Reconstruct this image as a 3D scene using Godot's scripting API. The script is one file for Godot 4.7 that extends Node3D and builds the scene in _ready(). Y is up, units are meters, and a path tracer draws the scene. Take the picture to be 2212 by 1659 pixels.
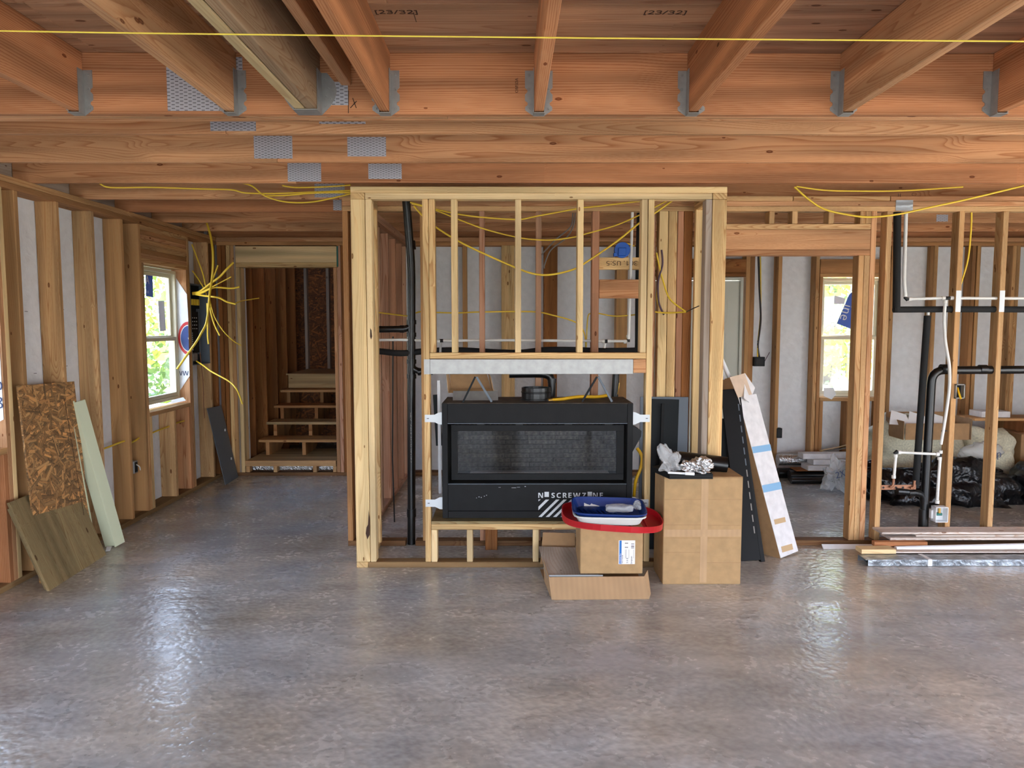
extends Node3D
# An unfinished house: framed walls, ceiling joists, a fireplace insert and stored building material.
# All measures in metres. V(x, y, d): x to the side, y up, d metres in front of the camera.

var M := {}
var T := {}
var taken := {}
var rng := RandomNumberGenerator.new()
var font: SystemFont
var bold: SystemFont
const TOP := 2.49      # underside of the joists that lie on the walls
const DECK := 2.674    # underside of the floor deck above


func _ready() -> void:
	rng.seed = 20260
	light_and_camera()
	make_textures()
	make_materials()
	setting()
	walls_seen()
	openings()
	outdoors()
	stairs()
	fireplace()
	pipes()
	cables()
	stored_left()
	stored_middle()
	stored_right()


func light_and_camera() -> void:
	var camera := Camera3D.new()
	camera.name = "camera"
	camera.fov = 54.78
	camera.near = 0.05
	camera.far = 300.0
	add_child(camera)
	camera.position = Vector3(0, 1.6, 0)
	camera.rotation_degrees = Vector3(-4.63, -0.215, 0)
	var sky_material := ProceduralSkyMaterial.new()
	sky_material.sky_top_color = Color(0.66, 0.77, 0.94)
	sky_material.sky_horizon_color = Color(0.94, 0.95, 0.96)
	sky_material.sky_curve = 0.2
	sky_material.ground_bottom_color = Color(0.35, 0.36, 0.3)
	sky_material.ground_horizon_color = Color(0.6, 0.62, 0.6)
	sky_material.sky_energy_multiplier = 1.0
	var sky := Sky.new()
	sky.sky_material = sky_material
	var environment := Environment.new()
	environment.background_mode = Environment.BG_SKY
	environment.sky = sky
	environment.background_energy_multiplier = 1.0
	environment.tonemap_mode = Environment.TONE_MAPPER_LINEAR
	environment.tonemap_exposure = 13.2
	environment.sdfgi_enabled = true
	environment.ssao_enabled = true
	environment.ssil_enabled = true
	var world_environment := WorldEnvironment.new()
	world_environment.name = "world_environment"
	world_environment.environment = environment
	add_child(world_environment)
	# a high sun beyond the right wall: it lights the yard and the trees, and reaches the room as light thrown up from the ground
	var sun := DirectionalLight3D.new()
	sun.name = "sun"
	sun.light_color = Color(1.0, 0.97, 0.92)
	sun.light_energy = 2.2
	sun.light_angular_distance = 0.6
	sun.shadow_enabled = true
	sun.sky_mode = DirectionalLight3D.SKY_MODE_LIGHT_ONLY
	add_child(sun)
	sun.look_at_from_position(V(15.0, 22.0, 3.0), V(0, 0, 0))


# ---------------------------------------------------------------- helpers

func V(x: float, y: float, d: float) -> Vector3:
	return Vector3(x, y, -d)


func numbered(called: String) -> String:
	var n: int = taken.get(called, 0)
	taken[called] = n + 1
	return called if n == 0 else "%s_%03d" % [called, n]


func tag(o: Node3D, label: String, category: String, group := "", kind := "") -> Node3D:
	o.set_meta("label", label)
	o.set_meta("category", category)
	if group:
		o.set_meta("group", group)
	if kind:
		o.set_meta("kind", kind)
	return o


func thing(called: String, label: String, category: String, base := Vector3.ZERO, group := "", kind := "") -> Node3D:
	var o := Node3D.new()
	o.name = numbered(called)
	add_child(o)
	o.position = base
	return tag(o, label, category, group, kind)


func whole(n: Node) -> Transform3D:
	var t := Transform3D()
	while n != null and n != self:
		t = (n as Node3D).transform * t
		n = n.get_parent()
	return t


func put(parent: Node3D, called: String, mesh: Mesh, material: Material, where: Transform3D) -> MeshInstance3D:
	var o := MeshInstance3D.new()
	o.mesh = mesh
	o.material_override = null
	if mesh is PrimitiveMesh:
		(mesh as PrimitiveMesh).material = material
	else:
		for i in mesh.get_surface_count():
			mesh.surface_set_material(i, material)
	o.cast_shadow = GeometryInstance3D.SHADOW_CASTING_SETTING_ON
	if parent == self:
		o.name = numbered(called)
		add_child(o)
		o.transform = where
	else:
		o.name = called
		parent.add_child(o, true)
		o.transform = whole(parent).affine_inverse() * where
	return o


func tri(st: SurfaceTool, a: Vector3, b: Vector3, c: Vector3, n: Vector3, ua: Vector2, ub: Vector2, uc: Vector2) -> void:
	if (b - a).cross(c - a).dot(n) > 0.0:
		var t := b
		b = c
		c = t
		var u := ub
		ub = uc
		uc = u
	st.set_normal(n)
	st.set_uv(ua)
	st.add_vertex(a)
	st.set_normal(n)
	st.set_uv(ub)
	st.add_vertex(b)
	st.set_normal(n)
	st.set_uv(uc)
	st.add_vertex(c)


func begin() -> SurfaceTool:
	var st := SurfaceTool.new()
	st.begin(Mesh.PRIMITIVE_TRIANGLES)
	return st


# a box with eased edges about the origin of `at`; the grain runs along axis 0, 1 or 2
func add_box(st: SurfaceTool, size: Vector3, c: float, axis: int, at := Transform3D()) -> void:
	var h := size * 0.5
	c = minf(c, minf(h.x, minf(h.y, h.z)) * 0.6)
	var off := Vector2(rng.randf(), rng.randf())
	var o1 := (axis + 1) % 3
	var o2 := (axis + 2) % 3
	var uv := func(p: Vector3) -> Vector2:
		return Vector2((p[o1] + p[o2]) / 0.6, p[axis] / 3.0) + off
	var face := func(points: Array) -> void:
		var q := []
		for p in points:
			q.append(at * (p as Vector3))
		var n: Vector3 = (q[1] - q[0]).cross(q[2] - q[0]).normalized()
		var mid := Vector3.ZERO
		for p in q:
			mid += p / q.size()
		if n.dot(mid - at.origin) < 0.0:
			n = -n
		tri(st, q[0], q[1], q[2], n, uv.call(points[0]), uv.call(points[1]), uv.call(points[2]))
		if q.size() == 4:
			tri(st, q[0], q[2], q[3], n, uv.call(points[0]), uv.call(points[2]), uv.call(points[3]))
	for a in 3:
		var b := (a + 1) % 3
		var d := (a + 2) % 3
		for s: float in [-1.0, 1.0]:
			var ring := []
			for k: Array in [[-1.0, -1.0], [1.0, -1.0], [1.0, 1.0], [-1.0, 1.0]]:
				var p := Vector3.ZERO
				p[a] = s * h[a]
				p[b] = k[0] * (h[b] - c)
				p[d] = k[1] * (h[d] - c)
				ring.append(p)
			face.call(ring)
		if c <= 0.0:
			continue
		for s: float in [-1.0, 1.0]:
			for r: float in [-1.0, 1.0]:
				var ring := []
				for k: Array in [[0, -1.0], [0, 1.0], [1, 1.0], [1, -1.0]]:
					var p := Vector3.ZERO
					p[b] = s * (h[b] - (c if k[0] == 1 else 0.0))
					p[d] = r * (h[d] - (c if k[0] == 0 else 0.0))
					p[a] = k[1] * (h[a] - c)
					ring.append(p)
				face.call(ring)
	if c > 0.0:
		for s: float in [-1.0, 1.0]:
			for r: float in [-1.0, 1.0]:
				for q: float in [-1.0, 1.0]:
					face.call([Vector3(s * h.x, r * (h.y - c), q * (h.z - c)), Vector3(s * (h.x - c), r * h.y, q * (h.z - c)), Vector3(s * (h.x - c), r * (h.y - c), q * h.z)])


func bx(parent: Node3D, called: String, x0: float, x1: float, y0: float, y1: float, d0: float, d1: float, axis: int, material: Material, c := 0.002) -> MeshInstance3D:
	var st := begin()
	add_box(st, Vector3(absf(x1 - x0), absf(y1 - y0), absf(d1 - d0)), c, axis)
	return put(parent, called, st.commit(), material, Transform3D(Basis(), V((x0 + x1) / 2, (y0 + y1) / 2, (d0 + d1) / 2)))


# a board given by three corners of its front face (bottom left, bottom right, top left) and a thickness behind it
func slab(parent: Node3D, called: String, bl: Vector3, br: Vector3, tl: Vector3, thick: float, axis: int, material: Material, c := 0.002) -> MeshInstance3D:
	var x := (br - bl).normalized()
	var y := (tl - bl).normalized()
	var z := x.cross(y).normalized()
	if (tl - bl).length() > (br - bl).length():
		x = y.cross(z)
	else:
		y = z.cross(x)
	var w := (br - bl).dot(x)
	var h := (tl - bl).dot(y)
	var st := begin()
	add_box(st, Vector3(w, h, thick), c, axis)
	return put(parent, called, st.commit(), material, Transform3D(Basis(x, y, z), bl + x * w / 2 + y * h / 2 - z * thick / 2))


# a straight bar of a rectangular section from a to b
func bar(parent: Node3D, called: String, a: Vector3, b: Vector3, wide: float, deep: float, material: Material, c := 0.001) -> MeshInstance3D:
	var y := (b - a).normalized()
	var x := y.cross(Vector3.BACK if absf(y.z) < 0.9 else Vector3.UP).normalized()
	var st := begin()
	add_box(st, Vector3(wide, (b - a).length(), deep), c, 1)
	return put(parent, called, st.commit(), material, Transform3D(Basis(x, y, x.cross(y)), (a + b) / 2))


func bent(points: Array, steps := 6) -> PackedVector3Array:
	var out := PackedVector3Array()
	for i in points.size() - 1:
		var p0: Vector3 = points[maxi(i - 1, 0)]
		var p1: Vector3 = points[i]
		var p2: Vector3 = points[i + 1]
		var p3: Vector3 = points[mini(i + 2, points.size() - 1)]
		for k in steps:
			out.append(p1.cubic_interpolate(p2, p0, p3, k / float(steps)))
	out.append(points[-1])
	return out


func add_tube(st: SurfaceTool, path: PackedVector3Array, r: float, seg := 8) -> void:
	var side := Vector3.ZERO
	var rings := []
	var along := 0.0
	for i in path.size():
		var t: Vector3 = (path[mini(i + 1, path.size() - 1)] - path[maxi(i - 1, 0)]).normalized()
		if side == Vector3.ZERO:
			side = t.cross(Vector3.UP if absf(t.y) < 0.9 else Vector3.RIGHT).normalized()
		side = (side - t * side.dot(t)).normalized()
		var up := t.cross(side)
		if i > 0:
			along += path[i].distance_to(path[i - 1])
		var ring := []
		for k in seg + 1:
			var a := TAU * k / seg
			var n := side * cos(a) + up * sin(a)
			ring.append([path[i] + n * r, n, Vector2(k / float(seg), along)])
		rings.append(ring)
	for i in rings.size() - 1:
		for k in seg:
			for q: Array in [[0, 0, 1, 0, 1, 1], [0, 0, 1, 1, 0, 1]]:
				for j in 3:
					var v: Array = rings[i + q[j * 2]][k + q[j * 2 + 1]]
					st.set_normal(v[1])
					st.set_uv(v[2])
					st.add_vertex(v[0])
	for e in [0, rings.size() - 1]:
		var n: Vector3 = (path[0] - path[1]) if e == 0 else (path[-1] - path[-2])
		n = n.normalized()
		for k in seg:
			tri(st, path[e], rings[e][k][0], rings[e][k + 1][0], n, Vector2.ZERO, Vector2.RIGHT, Vector2.ONE)


func tube(parent: Node3D, called: String, points: Array, r: float, material: Material, seg := 8, curved := true) -> MeshInstance3D:
	var base: Vector3 = points[0]
	var path := PackedVector3Array()
	for p: Vector3 in (bent(points) if curved else PackedVector3Array(points)):
		path.append(p - base)
	var st := begin()
	add_tube(st, path, r, seg)
	return put(parent, called, st.commit(), material, Transform3D(Basis(), base))


# a pipe that keeps straight runs and rounds its corners
func eased(points: Array, r: float) -> Array:
	var out := [points[0]]
	for i in range(1, points.size() - 1):
		var p: Vector3 = points[i]
		var a: Vector3 = (points[i - 1] - p)
		var b: Vector3 = (points[i + 1] - p)
		var ra := minf(r, a.length() * 0.45)
		var rb := minf(r, b.length() * 0.45)
		var s := p + a.normalized() * ra
		var e := p + b.normalized() * rb
		for k in 6:
			var t := k / 5.0
			out.append(s.lerp(p, t).lerp(p.lerp(e, t), t))
	out.append(points[-1])
	return out


func lathe(parent: Node3D, called: String, profile: Array, where: Transform3D, material: Material, seg := 24) -> MeshInstance3D:
	var st := begin()
	for i in profile.size() - 1:
		var p: Vector2 = profile[i]
		var q: Vector2 = profile[i + 1]
		var flat := Vector2(q.y - p.y, p.x - q.x).normalized()
		for k in seg:
			var a := TAU * k / seg
			var b := TAU * (k + 1) / seg
			var ca := Vector3(cos(a), 0, sin(a))
			var cb := Vector3(cos(b), 0, sin(b))
			var n := (ca + cb).normalized() * flat.x + Vector3.UP * flat.y
			var u := Vector2(k / float(seg), p.y)
			tri(st, ca * p.x + Vector3.UP * p.y, cb * p.x + Vector3.UP * p.y, cb * q.x + Vector3.UP * q.y, n, u, u, u)
			tri(st, ca * p.x + Vector3.UP * p.y, cb * q.x + Vector3.UP * q.y, ca * q.x + Vector3.UP * q.y, n, u, u, u)
	return put(parent, called, st.commit(), material, where)


# an outline in the plane (x along xa, y along ya) with a thickness behind it
func add_prism(st: SurfaceTool, outline: Array, origin: Vector3, xa: Vector3, ya: Vector3, thick: float) -> void:
	var poly := PackedVector2Array(outline)
	var ids := Geometry2D.triangulate_polygon(poly)
	var n := xa.cross(ya).normalized()
	var at := func(p: Vector2, back: float) -> Vector3:
		return origin + xa * p.x + ya * p.y - n * back
	for i in range(0, ids.size(), 3):
		var a := poly[ids[i]]
		var b := poly[ids[i + 1]]
		var c := poly[ids[i + 2]]
		tri(st, at.call(a, 0.0), at.call(b, 0.0), at.call(c, 0.0), n, a, b, c)
		tri(st, at.call(a, thick), at.call(b, thick), at.call(c, thick), -n, a, b, c)
	var turn := 1.0 if not Geometry2D.is_polygon_clockwise(poly) else -1.0
	for i in poly.size():
		var a := poly[i]
		var b := poly[(i + 1) % poly.size()]
		var e := (b - a).normalized() * turn
		var m := xa * e.y - ya * e.x
		tri(st, at.call(a, 0.0), at.call(b, 0.0), at.call(b, thick), m, a, b, b)
		tri(st, at.call(a, 0.0), at.call(b, thick), at.call(a, thick), m, a, b, a)


func prism(parent: Node3D, called: String, outline: Array, origin: Vector3, xa: Vector3, ya: Vector3, thick: float, material: Material) -> MeshInstance3D:
	var st := begin()
	add_prism(st, outline, Vector3.ZERO, xa, ya, thick)
	return put(parent, called, st.commit(), material, Transform3D(Basis(), origin))


# a flat sheet with a thickness whose corners are points in space (nearly in one plane)
func sheet(parent: Node3D, called: String, corners: Array, thick: float, material: Material) -> MeshInstance3D:
	var o: Vector3 = corners[0]
	var xa: Vector3 = (corners[1] - o).normalized()
	var n: Vector3 = xa.cross(corners[-1] - o).normalized()
	var ya := n.cross(xa)
	var outline := []
	for p: Vector3 in corners:
		outline.append(Vector2((p - o).dot(xa), (p - o).dot(ya)))
	return prism(parent, called, outline, o, xa, ya, thick, material)


func lettering(parent: Node3D, called: String, words: String, centre: Vector3, xa: Vector3, ya: Vector3, height: float, material: Material, stretch := 1.0, heavy := false) -> MeshInstance3D:
	var t := TextMesh.new()
	t.font = bold if heavy else font
	t.text = words
	t.font_size = 48
	t.pixel_size = height / (48.0 * 0.72)
	t.depth = 0.0008
	t.curve_step = 2.0
	return put(parent, called, t, material, Transform3D(Basis(xa * stretch, ya, xa.cross(ya)), centre))


# a lumpy closed body, flat where it lies on the floor
func lump(parent: Node3D, called: String, centre: Vector3, size: Vector3, rough: float, freq: float, seed_: int, material: Material, floor_at := -1e9, square := 1.0, crisp := false) -> MeshInstance3D:
	var noise := FastNoiseLite.new()
	noise.seed = seed_
	noise.frequency = freq
	noise.fractal_octaves = 3
	var nu := 56
	var nv := 30
	var grid := []
	for j in nv + 1:
		var row := []
		for i in nu:
			var a := TAU * i / nu
			var b := PI * j / nv - PI / 2
			var d := Vector3(cos(b) * cos(a), sin(b), cos(b) * sin(a))
			var s := Vector3(signf(d.x) * pow(absf(d.x), square), signf(d.y) * pow(absf(d.y), square), signf(d.z) * pow(absf(d.z), square))
			var p := s * size
			p *= 1.0 + rough * noise.get_noise_3dv(p)
			p.y = maxf(p.y, floor_at - centre.y)
			row.append(p)
		grid.append(row)
	var st := begin()
	st.set_smooth_group(-1 if crisp else 0)
	for j in nv:
		for i in nu:
			var k := (i + 1) % nu
			for q: Array in [[grid[j][i], grid[j + 1][k], grid[j + 1][i]], [grid[j][i], grid[j][k], grid[j + 1][k]]]:
				for p: Vector3 in q:
					st.set_uv(Vector2(p.x + p.z, p.y))
					st.add_vertex(p)
	if not crisp:
		st.index()
	st.generate_normals()
	return put(parent, called, st.commit(), material, Transform3D(Basis(), centre))


# ---------------------------------------------------------------- textures and materials

func noise_floats(w: int, h: int, freq: float, seed_: int, octaves := 4, to := Vector2i.ZERO, ridged := false) -> PackedFloat32Array:
	var n := FastNoiseLite.new()
	n.noise_type = FastNoiseLite.TYPE_SIMPLEX_SMOOTH
	n.seed = seed_
	n.frequency = freq
	n.fractal_type = FastNoiseLite.FRACTAL_RIDGED if ridged else FastNoiseLite.FRACTAL_FBM
	n.fractal_octaves = octaves
	var im := n.get_seamless_image(w, h)
	im.convert(Image.FORMAT_RF)
	if to != Vector2i.ZERO:
		im.resize(to.x, to.y, Image.INTERPOLATE_CUBIC)
	return im.get_data().to_float32_array()


func picture(w: int, h: int, bytes: PackedByteArray) -> ImageTexture:
	return ImageTexture.create_from_image(Image.create_from_data(w, h, false, Image.FORMAT_RGB8, bytes))


# sawn timber: growth rings across the picture, length down it, knots that push the rings aside
func timber(seed_: int, rings: float, sway: float, knots: int, depth: float) -> ImageTexture:
	var w := 384
	var h := 1024
	var sway_map := noise_floats(192, 48, 0.018, seed_, 2, Vector2i(w, h))
	var fibre := noise_floats(384, 64, 0.35, seed_ + 1, 2, Vector2i(w, h))
	var tone := noise_floats(96, 32, 0.05, seed_ + 2, 2, Vector2i(w, h))
	var dark := PackedFloat32Array()
	dark.resize(w * h)
	var r := RandomNumberGenerator.new()
	r.seed = seed_
	for k in knots:
		var cx := r.randi_range(0, w - 1)
		var cy := r.randi_range(0, h - 1)
		var s := r.randf_range(1.6, 4.2)
		var push := r.randf_range(0.03, 0.08) * (1.0 if r.randf() < 0.5 else -1.0)
		for j in range(-int(s * 9), int(s * 9)):
			for i in range(-int(s * 4), int(s * 4)):
				var at := posmod(cy + j, h) * w + posmod(cx + i, w)
				var e := exp(-(i * i / (s * s * 2.4) + j * j / (s * s * 9.0)))
				sway_map[at] += push * e
				var q := (i * i + j * j * 0.55) / (s * s)
				if q < 1.0:
					dark[at] = maxf(dark[at], 0.55 + 0.4 * q)
				elif q < 1.9:
					dark[at] = maxf(dark[at], 0.75 * (1.9 - q))
	var bytes := PackedByteArray()
	bytes.resize(w * h * 3)
	for j in h:
		for i in w:
			var at := j * w + i
			var ring := fposmod(i * rings / w + sway_map[at] * sway, 1.0)
			var late := ring * ring * ring
			if ring > 0.93:
				late *= (1.0 - ring) / 0.07
			late = clampf(late * depth + (fibre[at] - 0.5) * 0.22, 0.0, 1.0)
			var k := dark[at]
			var m := 0.93 + (tone[at] - 0.5) * 0.3
			bytes[at * 3] = int(clampf((255.0 - 62.0 * late) * (1.0 - 0.52 * k) * m, 0, 255))
			bytes[at * 3 + 1] = int(clampf((255.0 - 98.0 * late) * (1.0 - 0.66 * k) * m, 0, 255))
			bytes[at * 3 + 2] = int(clampf((255.0 - 122.0 * late) * (1.0 - 0.76 * k) * m, 0, 255))
	return picture(w, h, bytes)


# pressed board of wood strands lying every way
func strands() -> ImageTexture:
	var w := 512
	var bytes := PackedByteArray()
	bytes.resize(w * w * 3)
	for i in w * w:
		bytes[i * 3] = 150
		bytes[i * 3 + 1] = 112
		bytes[i * 3 + 2] = 70
	var r := RandomNumberGenerator.new()
	r.seed = 77
	for k in 1900:
		var c := Vector2(r.randf() * w, r.randf() * w)
		var a := r.randf() * TAU if r.randf() < 0.6 else r.randf_range(-0.5, 0.5)
		var u := Vector2(cos(a), sin(a))
		var v := Vector2(-u.y, u.x)
		var length := r.randf_range(18, 62)
		var wide := r.randf_range(3, 10)
		var m := r.randf_range(0.62, 1.22)
		var red := r.randf_range(-12, 14)
		var y := -wide / 2
		while y < wide / 2:
			var x := -length / 2
			var end := length / 2 - absf(y) * 0.8
			while x < end:
				var p := c + u * x + v * y
				var at := (posmod(int(p.y), w) * w + posmod(int(p.x), w)) * 3
				var f := m * (0.93 + 0.1 * sin(y * 2.2 + k)) * (0.72 if y < -wide / 2 + 0.9 else 1.0)
				bytes[at] = int(clampf((196 + red) * f, 0, 255))
				bytes[at + 1] = int(clampf((152 + red * 0.4) * f, 0, 255))
				bytes[at + 2] = int(clampf(102 * f, 0, 255))
				x += 0.8
			y += 0.8
	return picture(w, w, bytes)


func concrete() -> Array:
	var w := 1024
	var broad := noise_floats(w, w, 0.0035, 11, 3)
	var mid := noise_floats(w, w, 0.014, 12, 5)
	var fine := noise_floats(w, w, 0.11, 13, 3)
	var cells := FastNoiseLite.new()
	cells.noise_type = FastNoiseLite.TYPE_CELLULAR
	cells.cellular_return_type = FastNoiseLite.RETURN_DISTANCE2_SUB
	cells.seed = 14
	cells.frequency = 0.055
	cells.domain_warp_enabled = true
	cells.domain_warp_amplitude = 26.0
	cells.domain_warp_frequency = 0.02
	var web_image := cells.get_seamless_image(w, w)
	web_image.convert(Image.FORMAT_RF)
	var web := web_image.get_data().to_float32_array()
	var hue := noise_floats(w, w, 0.005, 15, 2)
	var streak := noise_floats(192, 1024, 0.03, 16, 5, Vector2i(w, w))
	var bytes := PackedByteArray()
	bytes.resize(w * w * 3)
	var rough := PackedByteArray()
	rough.resize(w * w * 3)
	var bump := Image.create(w, w, false, Image.FORMAT_RF)
	var bump_data := PackedFloat32Array()
	bump_data.resize(w * w)
	var r := RandomNumberGenerator.new()
	r.seed = 5
	for i in w * w:
		var scuff := smoothstep(0.45, 0.75, mid[i]) * smoothstep(0.38, 0.62, broad[i])
		var scratch := 1.0 - smoothstep(0.02, 0.13, web[i])
		var v := 0.96 + (broad[i] - 0.5) * 0.24 + (mid[i] - 0.5) * 0.13 + (fine[i] - 0.5) * 0.15 + (streak[i] - 0.5) * 0.11
		v -= scuff * 0.13 * (1.0 - scratch)
		v += scratch * 0.035 * smoothstep(0.35, 0.7, mid[i])
		var warm := (hue[i] - 0.5) * 0.12
		if r.randf() < 0.00035:
			v += 0.22
		bytes[i * 3] = int(clampf(v * (1.0 + warm) * 218, 0, 255))
		bytes[i * 3 + 1] = int(clampf(v * (1.0 + warm * 0.25) * 212, 0, 255))
		bytes[i * 3 + 2] = int(clampf(v * (1.0 - warm * 0.8) * 206, 0, 255))
		var g := int(clampf(255.0 * (0.22 + (mid[i] - 0.5) * 0.16 + (fine[i] - 0.5) * 0.16 + scuff * 0.10), 0, 255))
		rough[i * 3] = g
		rough[i * 3 + 1] = g
		rough[i * 3 + 2] = g
		bump_data[i] = mid[i] * 0.6 + fine[i] * 0.4 + streak[i] * 0.5
	bump = Image.create_from_data(w, w, false, Image.FORMAT_RF, bump_data.to_byte_array())
	bump.convert(Image.FORMAT_RGBA8)
	bump.bump_map_to_normal_map(1.6)
	return [picture(w, w, bytes), picture(w, w, rough), ImageTexture.create_from_image(bump)]


# soft mottling between two tones, used on sheet, fleece, board and plastic
func mottle(seed_: int, freq: float, low: float, ridged := false, w := 256) -> ImageTexture:
	var f := noise_floats(w, w, freq, seed_, 4, Vector2i.ZERO, ridged)
	var bytes := PackedByteArray()
	bytes.resize(w * w * 3)
	for i in w * w:
		var v := int(255.0 * lerpf(low, 1.0, clampf(f[i], 0, 1)))
		bytes[i * 3] = v
		bytes[i * 3 + 1] = v
		bytes[i * 3 + 2] = v
	return picture(w, w, bytes)


func ridges(seed_: int, freq: float, strength: float, w := 256) -> ImageTexture:
	var f := noise_floats(w, w, freq, seed_, 4, Vector2i.ZERO, true)
	var im := Image.create_from_data(w, w, false, Image.FORMAT_RF, f.to_byte_array())
	im.convert(Image.FORMAT_RGBA8)
	im.bump_map_to_normal_map(strength)
	return ImageTexture.create_from_image(im)


# the punched slots of a nail plate
func slots() -> ImageTexture:
	var im := Image.create(64, 64, false, Image.FORMAT_RGB8)
	im.fill(Color(0.95, 0.95, 0.96))
	for k in [[6, 4], [22, 36], [38, 4], [54, 36]]:
		for o in [0, 64, -64]:
			im.fill_rect(Rect2i(k[0], k[1] + o, 5, 24), Color(0.16, 0.13, 0.11))
			im.fill_rect(Rect2i(k[0] + 5, k[1] + o + 2, 3, 22), Color(1, 1, 1))
	return ImageTexture.create_from_image(im)


# brown board with the lines of its flutes
func flutes() -> ImageTexture:
	var im := Image.create(256, 256, false, Image.FORMAT_RGB8)
	var f := noise_floats(256, 256, 0.02, 51, 4)
	for y in 256:
		for x in 256:
			var v := 0.95 + 0.014 * sin(x * TAU / 8.0) + (f[y * 256 + x] - 0.5) * 0.08
			im.set_pixel(x, y, Color(v, v, v))
	return ImageTexture.create_from_image(im)


func make_textures() -> void:
	font = SystemFont.new()
	font.font_names = PackedStringArray(["Droid Sans"])
	bold = SystemFont.new()
	bold.font_names = PackedStringArray(["Droid Sans"])
	bold.font_weight = 700
	T.flat = timber(3, 34.0, 9.0, 13, 0.8)
	T.wavy = timber(8, 26.0, 16.0, 10, 0.7)
	T.straight = timber(21, 70.0, 4.0, 7, 0.95)
	T.clear = timber(34, 44.0, 7.0, 15, 0.36)
	T.veneer = timber(55, 12.0, 13.0, 13, 0.6)
	T.rough_veneer = timber(91, 16.0, 26.0, 4, 0.75)
	T.strands = strands()
	T.concrete = concrete()
	T.mottle = mottle(61, 0.02, 0.9)
	T.blotch = mottle(62, 0.012, 0.55)
	T.wrap = mottle(63, 0.03, 0.95)
	T.creases = ridges(64, 0.018, 7.0)
	T.dents = ridges(65, 0.05, 2.0)
	T.slots = slots()
	T.flutes = flutes()
	T.fleece = mottle(66, 0.06, 0.75)


func flat(color: Color, rough := 0.6, metal := 0.0, spec := 0.5) -> StandardMaterial3D:
	var m := StandardMaterial3D.new()
	m.albedo_color = color
	m.roughness = rough
	m.metallic = metal
	m.metallic_specular = spec
	return m


func wood(color: Color, texture: Texture2D, rough := 0.72) -> StandardMaterial3D:
	var m := flat(color, rough, 0.0, 0.32)
	m.albedo_texture = texture
	return m


func over(color: Color, texture: Texture2D, scale: float, rough := 0.7, metal := 0.0) -> StandardMaterial3D:
	var m := flat(color, rough, metal)
	m.albedo_texture = texture
	m.uv1_triplanar = true
	m.uv1_scale = Vector3.ONE * scale
	return m


func with_normal(m: StandardMaterial3D, texture: Texture2D, strength := 1.0) -> StandardMaterial3D:
	m.normal_enabled = true
	m.normal_texture = texture
	m.normal_scale = strength
	return m


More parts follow.
